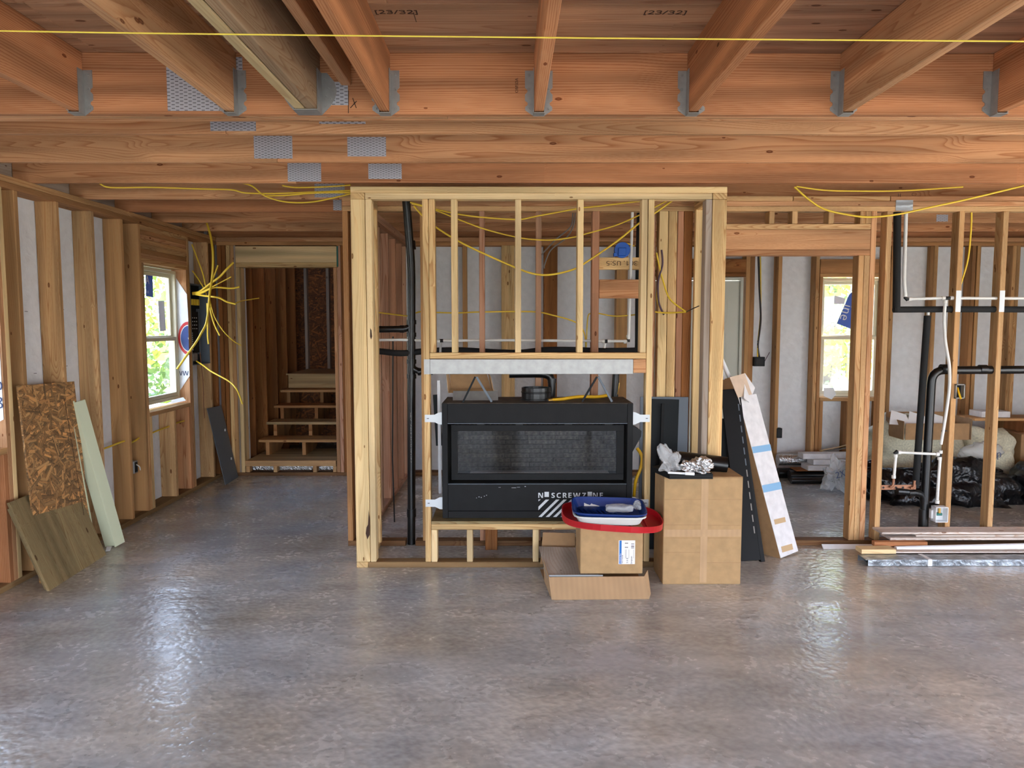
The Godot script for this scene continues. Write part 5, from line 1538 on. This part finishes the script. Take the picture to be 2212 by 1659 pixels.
func stored_left() -> void:
	var o := slab(self, "strand_board", V(-2.895, 0.0, 4.48), V(-2.915, 0.0, 5.10), V(-3.0, 1.225, 4.52), 0.012, 1, M.osb, 0.001)
	o.rotate_object_local(Vector3.FORWARD, 0.0)
	tag(o, "tall offcut of flaky strand board leaning behind the plywood", "board")
	var seam := bar(o, "saw_line", V(-2.905 + 0.0022, 0.3, 4.98), V(-2.99 + 0.0022, 1.1, 4.965), 0.003, 0.001, M.stamp, 0.0)
	var p := slab(self, "plywood_offcut", V(-2.763, 0.0, 4.35), V(-2.803, 0.0, 5.055), V(-2.972, 0.545, 4.40), 0.016, 1, M.weathered_ply[0], 0.001)
	tag(p, "square weathered plywood offcut leaning in front of the strand board", "board")
	var p2 := slab(self, "plywood_offcut", V(-2.795, 0.0, 4.375), V(-2.83, 0.0, 4.98), V(-2.99, 0.5, 4.43), 0.014, 1, M.weathered_ply[0], 0.001)
	tag(p2, "second plywood sheet mostly hidden behind the square weathered one", "board")
	var t := thing("trim_board", "long pale green trim piece leaning against the left studs", "trim", V(-2.81, 0, 5.25))
	slab(t, "face", V(-2.825, 0.004, 5.215), V(-2.795, 0.004, 5.30), V(-2.995, 1.06, 5.09), 0.012, 1, M.trim_green, 0.002)
	slab(t, "return", V(-2.90, 0.004, 5.215), V(-2.828, 0.004, 5.216), V(-3.07, 1.06, 5.09), 0.010, 1, M.trim_green, 0.002)
	var t2 := bar(self, "trim_strip", V(-2.92, 0.01, 5.13), V(-3.0, 0.9, 5.06), 0.02, 0.012, M.trim_green)
	tag(t2, "thin pale green strip standing beside the wider trim piece", "trim")
	var scrap := sheet(self, "paper_scrap", [V(-2.843, 0.006, 5.12), V(-2.815, 0.008, 5.124), V(-2.832, 0.006, 5.185), V(-2.87, 0.02, 5.183)], 0.002, M.paper)
	tag(scrap, "crumpled white scrap at the foot of the trim piece", "scrap")
	var cover := thing("panel_cover", "slate grey metal panel cover leaning in the corner by the stairs", "panel", V(-2.83, 0, 7.48))
	slab(cover, "sheet", V(-2.829, 0.0, 7.295), V(-2.84, 0.0, 7.68), V(-2.995, 0.766, 7.315), 0.006, 1, M.panel_grey, 0.001)
	slab(cover, "hatch", V(-2.868, 0.105, 7.42), V(-2.878, 0.105, 7.60), V(-2.958, 0.555, 7.43), 0.006, 1, M.panel_grey, 0.001)
	for q: Vector3 in [V(-2.93, 0.5, 7.57), V(-2.88, 0.2, 7.585)]:
		bx(cover, "latch", q.x, q.x + 0.012, q.y, q.y + 0.025, -q.z, -q.z + 0.01, 1, M.tab, 0.001)


func closed_box(called: String, label: String, x0: float, x1: float, y0: float, y1: float, d0: float, d1: float, m: Material, tape: Material, turn := 0.0) -> Node3D:
	var t := thing(called, label, "box", V((x0 + x1) / 2, y0, (d0 + d1) / 2))
	bx(t, "body", x0, x1, y0, y1 - 0.004, d0, d1, 1, m, 0.004)
	bx(t, "top_flap", x0, x1, y1 - 0.003, y1, d0, (d0 + d1) / 2 - 0.001, 0, m, 0.001)
	bx(t, "top_flap", x0, x1, y1 - 0.003, y1, (d0 + d1) / 2 + 0.001, d1, 0, m, 0.001)
	if tape:
		bx(t, "tape", (x0 + x1) / 2 - 0.03, (x0 + x1) / 2 + 0.02, y0 + 0.01, y1 + 0.0005, d0 - 0.0008, d0 + 0.001, 1, tape, 0.0)
	t.rotation.y = turn
	return t


func stored_middle() -> void:
	# ---- carton with what lies on it
	var big := closed_box("tall_carton", "tall plain brown carton standing right of the fireplace", 0.944, 1.425, 0.0, 0.672, 4.45, 4.735, M.card[0], null, 0.0)
	for q: Array in [[1.18, 1.42, 0.53], [1.18, 1.42, 0.37], [0.95, 1.17, 0.372], [0.95, 1.17, 0.2], [0.95, 1.17, 0.53], [1.19, 1.42, 0.135], [0.95, 1.42, 0.29]]:
		bx(big, "crease", q[0], q[1], q[2], q[2] + 0.003, 4.4492, 4.451, 0, M.card[2], 0.0)
	bx(big, "tape_seam", 1.172, 1.215, 0.012, 0.664, 4.4488, 4.451, 1, M.card[1], 0.0)
	bx(big, "tape_band", 0.948, 1.42, 0.30, 0.345, 4.4485, 4.451, 0, M.card[1], 0.0)
	var top := 0.672
	var tile := prism(self, "hearth_slab", [Vector2(-0.04, 0.0), Vector2(0.22, 0.0), Vector2(0.22, 0.24), Vector2(-0.04, 0.30), Vector2(-0.10, 0.24)], V(1.0, top + 0.032, 4.375), Vector3.RIGHT, Vector3.FORWARD, 0.030, M.black)
	tag(tile, "flat black grooved panel lying on the tall brown carton", "panel")
	bx(tile, "groove", 0.962, 1.219, top + 0.016, top + 0.018, 4.3735, 4.376, 0, M.black_deep, 0.0)
	var roll := tube(self, "plastic_roll", [V(0.979, 0.736, 4.66), V(1.091, 0.73, 4.66), V(1.375, 0.701, 4.62)], 0.052, M.abs, 20)
	roll.position += Vector3(0, 0.01, 0)
	tag(roll, "shiny black plastic roll lying at the back of the tall carton", "roll")
	var bag := lump(self, "plastic_bag", V(0.975, 0.754, 4.44), Vector3(0.06, 0.085, 0.045), 1.3, 11.0, 4, M.poly, top + 0.034, 1.3, true)
	bag.rotation.z = 0.35
	tag(bag, "upright clear plastic bag on the black panel", "bag")
	var bag2 := lump(self, "parts_bag", V(1.15, 0.725, 4.44), Vector3(0.085, 0.055, 0.055), 0.9, 16.0, 9, M.foil, top + 0.034, 1.0, true)
	tag(bag2, "clear bag of shiny metal parts on the black panel", "bag")
	var tie := thing("metal_bracket", "small white metal bracket in front of the clear bags", "bracket", V(1.025, 0.711, 4.37))
	slab(tie, "arm", V(0.95, 0.708, 4.37), V(1.108, 0.7, 4.37), V(0.95, 0.719, 4.37), 0.02, 0, M.pvc, 0.001)
	slab(tie, "arm", V(1.05, 0.702, 4.36), V(1.105, 0.699, 4.36), V(1.05, 0.719, 4.36), 0.02, 0, M.pvc, 0.001)

	# ---- stack of boxes with the red lid and the paint tray
	var flatc := thing("flattened_carton", "crushed brown carton spread on the floor under the stacked box", "box", V(0.52, 0, 4.3))
	sheet(flatc, "front_flap", [V(0.25, 0.004, 4.19), V(0.815, 0.004, 4.20), V(0.805, 0.10, 4.31), V(0.238, 0.10, 4.30)], 0.005, M.card[1])
	sheet(flatc, "side_flap", [V(0.238, 0.10, 4.30), V(0.25, 0.004, 4.19), V(0.22, 0.02, 4.45), V(0.215, 0.14, 4.5)], 0.004, M.card[1])
	sheet(flatc, "side_flap", [V(0.815, 0.004, 4.20), V(0.84, 0.004, 4.28), V(0.845, 0.09, 4.45), V(0.805, 0.10, 4.31)], 0.004, M.card[1])
	sheet(flatc, "back_flap", [V(0.20, 0.05, 4.69), V(0.43, 0.05, 4.70), V(0.43, 0.24, 4.74), V(0.22, 0.245, 4.74)], 0.004, M.card[2])
	sheet(flatc, "floor_panel", [V(0.24, 0.006, 4.25), V(0.82, 0.006, 4.25), V(0.82, 0.012, 4.70), V(0.2, 0.012, 4.70)], 0.005, M.card[2])
	var pl := thing("metal_plate", "bent grey metal plate in the crushed carton", "plate", V(0.3, 0.1, 4.5))
	sheet(pl, "sheet", [V(0.225, 0.085, 4.33), V(0.55, 0.085, 4.33), V(0.44, 0.11, 4.68), V(0.19, 0.17, 4.68)], 0.003, M.grey_wood[0])
	sheet(pl, "folded_edge", [V(0.232, 0.082, 4.325), V(0.56, 0.082, 4.325), V(0.56, 0.104, 4.322), V(0.232, 0.104, 4.322)], 0.003, M.tab)
	var b := thing("labelled_carton", "brown carton with a white shipping label under the red lid", "box", V(0.62, 0.1, 4.5))
	var x0 := 0.425
	var x1 := 0.80
	var body := bx(b, "body", x0, x1, 0.105, 0.395, 4.34, 4.64, 1, M.card[0], 0.004)
	var lx := 0.655
	var lab := bx(b, "label", lx, lx + 0.098, 0.165, 0.31, 4.3385, 4.3395, 1, M.paper, 0.0)
	bx(lab, "blue_band", lx + 0.004, lx + 0.017, 0.166, 0.309, 4.338, 4.3386, 1, M.label_blue, 0.0)
	lettering(lab, "print", "5 X 8", V(lx + 0.052, 0.187, 4.3378), Vector3.UP, Vector3.LEFT, 0.011, M.stamp)
	lettering(lab, "print", "VCA 1V4288", V(lx + 0.023, 0.196, 4.3378), Vector3.UP, Vector3.LEFT, 0.007, M.stamp)
	lettering(lab, "print", "DuraVent Pro", V(lx + 0.0105, 0.197, 4.3376), Vector3.UP, Vector3.LEFT, 0.008, M.paper)
	lettering(lab, "print", "Simpson", V(lx + 0.077, 0.19, 4.3378), Vector3.UP, Vector3.LEFT, 0.009, M.stamp)
	for k: float in [0.038, 0.045, 0.06, 0.088]:
		bx(lab, "print_line", lx + k, lx + k + 0.002, 0.2, 0.255, 4.338, 4.3386, 1, M.cable_grey, 0.0)
	for k: Array in [[0.262, 0.004], [0.268, 0.003], [0.273, 0.006], [0.283, 0.002], [0.288, 0.004]]:
		bx(lab, "barcode_bar", lx + 0.074, lx + 0.092, k[0], k[0] + k[1] * 0.7, 4.338, 4.3386, 0, M.stamp, 0.0)
	for k: Array in [[0.036, 0.265], [0.036, 0.29]]:
		bx(lab, "pictogram", lx + k[0], lx + k[0] + 0.02, k[1], k[1] + 0.006, 4.338, 4.3386, 0, M.cable_grey, 0.0)
	# lid: a shallow dish turned upside down, tilted
	var lid := thing("storage_lid", "red plastic storage bin lid lying upside down on the carton", "lid", V(0.62, 0.4, 4.5))
	var tilt := Transform3D(Basis(Vector3.BACK, -0.07) * Basis(Vector3.RIGHT, 0.10), V(0.625, 0.404, 4.46))
	var outer := []
	var inner := []
	for k in 48:
		var a := TAU * k / 48
		var c := cos(a)
		var s := sin(a)
		outer.append(Vector2(signf(c) * pow(absf(c), 0.6) * 0.305, signf(s) * pow(absf(s), 0.6) * 0.20))
		inner.append(Vector2(signf(c) * pow(absf(c), 0.6) * 0.300, signf(s) * pow(absf(s), 0.6) * 0.195))
	var st := begin()
	add_prism(st, outer, Vector3(0, 0.004, 0), Vector3.RIGHT, Vector3.FORWARD, 0.004)
	for k in 48:
		var p: Vector2 = outer[k]
		var q: Vector2 = outer[(k + 1) % 48]
		var pi: Vector2 = inner[k]
		var qi: Vector2 = inner[(k + 1) % 48]
		var lift := func(v: Vector2, y: float) -> Vector3:
			return Vector3(v.x, y, -v.y)
		var n: Vector3 = lift.call((p + q).normalized(), 0.0)
		for e: Array in [[p, q, n, 0.004, 0.038], [pi, qi, -n, 0.004, 0.038]]:
			tri(st, lift.call(e[0], e[3]), lift.call(e[1], e[3]), lift.call(e[1], e[4]), e[2], Vector2.ZERO, Vector2.ZERO, Vector2.ZERO)
			tri(st, lift.call(e[0], e[3]), lift.call(e[1], e[4]), lift.call(e[0], e[4]), e[2], Vector2.ZERO, Vector2.ZERO, Vector2.ZERO)
		tri(st, lift.call(p, 0.038), lift.call(q, 0.038), lift.call(qi, 0.038), Vector3.UP, Vector2.ZERO, Vector2.ZERO, Vector2.ZERO)
		tri(st, lift.call(p, 0.038), lift.call(qi, 0.038), lift.call(pi, 0.038), Vector3.UP, Vector2.ZERO, Vector2.ZERO, Vector2.ZERO)
	put(lid, "dish", st.commit(), M.lid, tilt)
	for k in 5:
		var rib := begin()
		add_box(rib, Vector3(0.004, 0.014, 0.3), 0.001, 1)
		put(lid, "rib", rib.commit(), M.lid, tilt * Transform3D(Basis(), Vector3(-0.2 + 0.1 * k, 0.011, 0)))
	# tray: white liner under a blue tray with ribs and a bagged roller
	var tray := thing("paint_tray", "blue paint tray nested in a white liner on the red lid", "tray", V(0.6, 0.45, 4.42))
	var dish := func(called: String, base: Transform3D, w: float, d: float, h: float, m: Material) -> MeshInstance3D:
		var t := begin()
		var slope := 0.028
		var ring := func(y: float, grow: float) -> Array:
			var out := []
			for k in 24:
				var a := TAU * (k + 0.5) / 24
				out.append(Vector3(signf(cos(a)) * pow(absf(cos(a)), 0.35) * (w / 2 + grow), y, signf(sin(a)) * pow(absf(sin(a)), 0.35) * (d / 2 + grow)))
			return out
		var levels := [ring.call(h - 0.008, 0.008), ring.call(h, 0.008), ring.call(h, 0.0), ring.call(0.004, -slope + 0.003), ring.call(0.0, -slope), ring.call(h - 0.008, -0.004)]
		for e: Array in [[0, 1], [1, 2], [2, 3], [4, 5], [5, 0]]:
			for k in 24:
				var p: Vector3 = levels[e[0]][k]
				var q: Vector3 = levels[e[0]][(k + 1) % 24]
				var r: Vector3 = levels[e[1]][(k + 1) % 24]
				var s: Vector3 = levels[e[1]][k]
				var n := (q - p).cross(s - p).normalized()
				var away := Vector3(p.x, 0, p.z).normalized()
				if e == [1, 2]:
					n = Vector3.UP
				elif e == [2, 3]:
					n = n if n.dot(away) < 0 else -n
				elif e == [5, 0]:
					n = Vector3.DOWN
				else:
					n = n if n.dot(away) > 0 else -n
				tri(t, p, q, r, n, Vector2.ZERO, Vector2.ZERO, Vector2.ZERO)
				tri(t, p, r, s, n, Vector2.ZERO, Vector2.ZERO, Vector2.ZERO)
		for k in 24:
			for e: Array in [[levels[3], Vector3.UP, 0.004], [levels[4], Vector3.DOWN, 0.0]]:
				tri(t, Vector3(0, e[2], 0), e[0][k], e[0][(k + 1) % 24], e[1], Vector2.ZERO, Vector2.ZERO, Vector2.ZERO)
		return put(tray, called, t.commit(), m, base)
	var white := Transform3D(Basis(Vector3.UP, -0.03) * Basis(Vector3.BACK, -0.01) * Basis(Vector3.RIGHT, 0.05), V(0.598, 0.425, 4.40))
	var blue := Transform3D(Basis(Vector3.UP, -0.05) * Basis(Vector3.BACK, -0.02) * Basis(Vector3.RIGHT, 0.1), V(0.60, 0.452, 4.41))
	dish.call("liner", white, 0.42, 0.29, 0.055, M.tray_white)
	dish.call("tray_body", blue, 0.43, 0.30, 0.055, M.tray)
	for k in 8:
		var rib := begin()
		add_box(rib, Vector3(0.008, 0.012, 0.15), 0.002, 1, Transform3D(Basis(Vector3.UP, 0.35), Vector3.ZERO))
		put(tray, "grip_rib", rib.commit(), M.tray, blue * Transform3D(Basis(), Vector3(-0.15 + k * 0.028, 0.01, 0.02)))
	var roller := lump(self, "roller_sleeve", V(0.66, 0.492, 4.39), Vector3(0.085, 0.024, 0.04), 0.3, 9.0, 21, M.poly, -1e9, 0.6)
	tag(roller, "paint roller sleeve in clear plastic lying in the blue tray", "roller")
	var knot := lump(self, "plastic_bag", V(0.775, 0.50, 4.42), Vector3(0.026, 0.03, 0.05), 0.5, 14.0, 22, M.poly, -1e9, 1.0)
	tag(knot, "small twisted plastic bag at the end of the blue tray", "bag")

	# ---- leaning pieces by the doorway
	var long := thing("long_carton", "long white cardboard box leaning in the doorway", "box", V(1.87, 0, 5.0))
	var bl := V(1.853, 0.005, 4.943)
	var br := V(2.022, 0.005, 5.06)
	var tl := V(1.606, 1.088, 5.17)
	var core := slab(long, "body", bl, br, tl, 0.135, 1, M.card[2], 0.003)
	var face_out: Vector3 = core.transform.basis.z * 0.002
	slab(long, "front_panel", bl + face_out, br + face_out, tl + face_out, 0.003, 1, M.card_white, 0.001)
	sheet(long, "end_flap", [V(1.603, 1.086, 5.16), V(1.713, 1.105, 5.2), V(1.666, 1.254, 5.22), V(1.547, 1.227, 5.18)], 0.005, M.card_back)
	sheet(long, "end_flap", [V(1.643, 1.083, 5.155), V(1.685, 1.052, 5.17), V(1.77, 1.159, 5.22), V(1.672, 1.253, 5.24)], 0.005, M.card_white)
	sheet(long, "end_flap", [V(1.533, 1.035, 5.3), V(1.615, 1.07, 5.22), V(1.574, 1.222, 5.26), V(1.519, 1.194, 5.32)], 0.005, M.card[2])
	for q: Array in [[0.645, 0.04, M.tape_blue], [0.4, 0.045, M.tape_blue], [0.2, 0.03, M.tape], [0.03, 0.035, M.tape]]:
		var up := (tl - bl)
		var at := bl + up * float(q[0]) + core.transform.basis.z * 0.0035
		slab(long, "tape", at + (br - bl) * (0.0 if q[2] == M.tape_blue else 0.15), at + (br - bl) * (1.0 if q[2] == M.tape_blue else 0.75), at + (br - bl) * (0.0 if q[2] == M.tape_blue else 0.15) + up * float(q[1]), 0.001, 0, q[2], 0.0)
	var bp := thing("black_trim_panel", "tall glossy black slotted panel leaning beside the long box", "panel", V(1.63, 0, 4.9))
	var pbl := V(1.566, 0.003, 4.885)
	var pbr := V(1.70, 0.003, 4.87)
	var ptl := V(1.489, 1.137, 5.2)
	var sheet_ := slab(bp, "sheet", pbl, pbr, ptl, 0.012, 1, M.panel_black, 0.002)
	slab(bp, "edge_rail", V(1.695, 0.003, 4.868), V(1.725, 0.003, 4.875), V(1.591, 1.135, 5.19), 0.03, 1, M.black, 0.002)
	for k in 12:
		var up := ptl - pbl
		var at := pbl + up * (0.16 + 0.065 * k) + (pbr - pbl) * 0.80 + sheet_.transform.basis.z * 0.001
		slab(bp, "slot", at, at + (pbr - pbl) * 0.05, at + up * 0.04, 0.0012, 1, M.cable_grey if k < 6 else M.panel_grey, 0.0)
	var bp2 := slab(self, "black_trim_panel", V(1.50, 0.003, 4.99), V(1.575, 0.003, 4.97), V(1.461, 0.929, 5.21), 0.012, 1, M.panel_dark, 0.002)
	tag(bp2, "narrow charcoal panel behind the glossy black slotted one", "panel")
	var gp := thing("cement_board", "grey fibre panel with a dark sheet behind the right fireplace stud", "panel", V(1.05, 0.0, 5.2))
	slab(gp, "grey_sheet", V(0.921, -0.177, 5.19), V(1.263, -0.177, 5.19), V(0.928, 1.086, 5.22), 0.012, 1, M.panel_grey, 0.001)
	slab(gp, "dark_sheet", V(0.964, -0.08, 5.165), V(1.173, -0.08, 5.165), V(0.989, 1.073, 5.195), 0.01, 1, M.panel_dark, 0.001)
	bar(gp, "dark_rail", V(1.06, -0.042, 5.15), V(1.081, 1.041, 5.18), 0.02, 0.01, M.black)
	var tb := thing("plastic_tubes", "white plastic tubes leaning out of the long box's top", "tube", V(1.561, 1.269, 5.3))
	tube(tb, "tube", [V(1.518, 1.367, 5.32), V(1.576, 1.229, 5.3), V(1.661, 1.004, 5.28)], 0.014, M.pvc, 10)
	tube(tb, "tube", [V(1.511, 1.35, 5.33), V(1.545, 1.218, 5.31), V(1.615, 1.002, 5.29)], 0.014, M.pvc, 10)


func stored_right() -> void:
	# ---- bundle on the floor in front of the open studs
	var tr := thing("steel_track", "plastic wrapped galvanised steel track lying nearest on the floor", "track", V(3.6, 0, 4.85))
	bx(tr, "web", 2.375, 5.2, 0.003, 0.045, 4.785, 4.788, 0, M.track, 0.0)
	bx(tr, "flange", 2.36, 5.2, 0.042, 0.045, 4.788, 4.90, 0, M.track, 0.0)
	bx(tr, "flange", 2.40, 5.2, 0.002, 0.005, 4.788, 4.90, 0, M.track, 0.0)
	bx(tr, "back_web", 2.36, 5.2, 0.004, 0.042, 4.897, 4.9, 0, M.track, 0.0)
	bx(tr, "plastic_band", 2.77, 2.80, 0.001, 0.048, 4.782, 4.905, 2, M.wrap, 0.002)
	var pvc := tube(self, "plastic_pipe", [V(2.662, 0.053, 4.99), V(4.0, 0.083, 4.99), V(5.3, 0.084, 4.99)], 0.021, M.pvc, 16, false)
	tag(pvc, "long white plastic pipe lying on the pile of boards", "pipe")
	lettering(pvc, "pipe_print", "CHARLOTTE PIPE", V(2.777, 0.056, 4.971), Vector3.RIGHT, Vector3.UP, 0.014, M.cable_grey, 1.6)
	var planks := [
		["fir_board", "short pale board end sticking out at the pile's front corner", 2.385, 2.62, 0.048, 0.078, 4.90, 4.99, M.pale[2]],
		["fir_board", "brown board end just behind the white pipe", 2.53, 2.9, 0.062, 0.095, 5.02, 5.06, M.fir[3]],
		["fir_board", "lowest pale board under the white pipe", 2.53, 5.2, 0.046, 0.058, 4.92, 5.05, M.painted[0]],
		["fir_board", "whitish board with a brown end in the pile's middle", 2.66, 5.2, 0.095, 0.112, 5.06, 5.2, M.painted[0]],
		["fir_board", "topmost grey flaky board of the pile against the studs", 2.62, 5.2, 0.125, 0.14, 5.10, 5.24, M.painted[0]],
		["fir_board", "thin board under the topmost one of the pile", 2.85, 5.2, 0.113, 0.124, 5.08, 5.2, M.painted[0]],
	]
	for q: Array in planks:
		var o := bx(self, q[0], q[2], q[3], q[4], q[5], q[6], q[7], 0, q[8], 0.002)
		tag(o, q[1], "board", "boards in the floor pile")
	var base := bx(self, "wood_spacer", 2.7, 5.2, 0.0, 0.06, 5.055, 5.2, 0, M.sole[1], 0.002)
	tag(base, "dark timber lying under the pile of pale boards", "board", "boards in the floor pile")
	var strip := thing("white_trim", "slim white trim strip on the floor before the doorway's post", "trim", V(2.5, 0, 5.2))
	slab(strip, "face", V(2.24, 0.002, 5.165), V(3.0, 0.002, 5.165), V(2.262, 0.026, 5.20), 0.006, 0, M.pvc, 0.001)
	# ---- far room: timber and black pipes by the wall
	var n := 0
	for q: Array in [[2.98, 3.9, 0.235, 0.287, 7.42, 7.56, "topmost white board of the small stack in the far room"], [3.07, 3.9, 0.181, 0.233, 7.38, 7.54, "middle white board of the small stack in the far room"], [3.01, 3.9, 0.127, 0.179, 7.36, 7.54, "lowest white board of the small stack in the far room"]]:
		var o := bx(self, "white_board", q[0], q[1], q[2], q[3], q[4], q[5], 0, M.card_white, 0.002)
		tag(o, q[6], "board", "white boards in the far room")
	var duct := tube(self, "foil_duct", [V(2.80, 0.19, 7.632), V(3.9, 0.19, 7.632)], 0.06, M.foil, 16, false)
	tag(duct, "crinkled shiny duct end behind the white boards", "duct")
	for q: Array in [[2.86, 0.056, 7.46, 0.056, "thick black pipe lying under the white boards"], [2.80, 0.052, 7.62, 0.052, "black pipe tight against the far wall"], [2.83, 0.034, 7.335, 0.034, "slimmer black pipe lying nearest in the far room"]]:
		var o := tube(self, "black_pipe", [V(q[0], q[1], q[2]), V(3.9, q[1], q[2])], q[3], M.abs, 20, false)
		tag(o, q[4], "pipe", "black pipes in the far room")
	var rest := bx(self, "timber_rest", 2.9, 3.9, 0.117, 0.125, 7.38, 7.56, 0, M.dark[0], 0.001)
	tag(rest, "thin brown plank under the small white stack", "board")
	var film := lump(self, "plastic_film", V(3.14, 0.15, 7.0), Vector3(0.12, 0.15, 0.1), 1.2, 7.0, 31, M.poly, 0.0, 1.2, true)
	tag(film, "crumpled clear film with dark print beside the doorway post", "film")
	var ink := lettering(film, "print", "2XZ", V(3.13, 0.2, 6.86), Vector3(0.9, 0.3, 0).normalized(), Vector3(-0.3, 0.9, 0).normalized(), 0.06, M.ink)
	# ---- insulation, bags, cartons
	var wool := lump(self, "insulation_batts", V(3.93, 0.34, 7.12), Vector3(0.47, 0.38, 0.28), 0.35, 2.6, 41, M.insulation, 0.0, 0.75)
	tag(wool, "heap of cream insulation batts in the far room", "insulation")
	var wool2 := lump(self, "insulation_batts", V(4.58, 0.32, 7.1), Vector3(0.24, 0.27, 0.24), 0.35, 3.0, 42, M.insulation, 0.0, 0.75)
	tag(wool2, "rounded cream insulation batt between the two bare studs", "insulation")
	var bag := lump(self, "black_bag", V(4.0, 0.13, 6.58), Vector3(0.62, 0.23, 0.24), 0.6, 3.2, 43, M.bag_black, 0.0, 0.8)
	tag(bag, "big shiny black plastic bag on the floor behind the studs", "bag")
	var bag2 := lump(self, "black_bag", V(3.29, 0.2, 6.72), Vector3(0.09, 0.2, 0.12), 0.7, 5.0, 44, M.bag_black, 0.0, 1.0)
	tag(bag2, "pointed end of black plastic left of the foam pipe", "bag")
	var bag3 := lump(self, "black_bag", V(4.98, 0.13, 6.58), Vector3(0.36, 0.22, 0.25), 0.5, 3.6, 45, M.bag_black, 0.0, 0.8)
	tag(bag3, "low black plastic bag at the right edge behind the studs", "bag")
	var blue := lump(self, "printed_wrap", V(4.28, 0.44, 6.64), Vector3(0.2, 0.1, 0.08), 0.5, 6.0, 46, M.poly, 0.0, 1.0)
	tag(blue, "clear wrap with blue print crumpled over the black bag", "wrap")
	lettering(blue, "print", "Sup", V(4.34, 0.43, 6.55), Vector3(0.98, 0.15, 0).normalized(), Vector3(-0.15, 0.98, 0).normalized(), 0.06, M.ink)
	var ctn := thing("shallow_carton", "shallow brown carton of papers set in the insulation heap", "box", V(4.0, 0.6, 6.75))
	bx(ctn, "front", 3.60, 4.18, 0.55, 0.70, 6.66, 6.665, 0, M.card[2], 0.001)
	bx(ctn, "back", 3.58, 4.2, 0.55, 0.77, 6.98, 6.985, 0, M.card[2], 0.001)
	bx(ctn, "side", 3.58, 3.585, 0.55, 0.72, 6.66, 6.98, 2, M.card[2], 0.001)
	bx(ctn, "side", 4.195, 4.2, 0.55, 0.74, 6.66, 6.98, 2, M.card[2], 0.001)
	var pap := 0
	for q: Array in [[3.58, 0.73, "jagged white paper standing at the carton's left"], [3.75, 0.72, "folded printed leaflet in the shallow carton"], [3.93, 0.71, "bright white sheet between the two black pipes"]]:
		var o := sheet(self, "paper_sheet", [V(q[0] - 0.08, q[1] - 0.05, 6.76), V(q[0] + 0.11, q[1] - 0.06, 6.74), V(q[0] + 0.10, q[1] + 0.02, 6.83), V(q[0] - 0.02, q[1] + 0.07, 6.85)], 0.002, M.paper)
		tag(o, q[2], "paper", "papers in the shallow carton")
	var c1 := closed_box("brown_carton", "large brown carton behind the black bag at the right edge", 4.86, 5.45, 0.0, 0.56, 6.95, 7.35, M.card[2], M.tape)
	lettering(c1, "print", "KOHLER", V(5.15, 0.36, 6.947), Vector3.RIGHT, Vector3.UP, 0.045, M.stamp, 1.3)
	var c2 := closed_box("brown_carton", "orange brown carton stacked at the far right", 4.95, 5.45, 0.56, 0.66, 7.05, 7.35, M.fir[3], null)
	var slat := bx(self, "fir_board", 4.5, 5.6, 0.665, 0.69, 7.1, 7.4, 0, M.stud[1], 0.002)
	tag(slat, "plank lying across the stacked cartons at the far right", "board")
	var wb := bx(self, "white_board", 4.6, 4.88, 0.692, 0.75, 7.15, 7.35, 0, M.card_white, 0.002)
	tag(wb, "small white block on the plank across the cartons", "block")
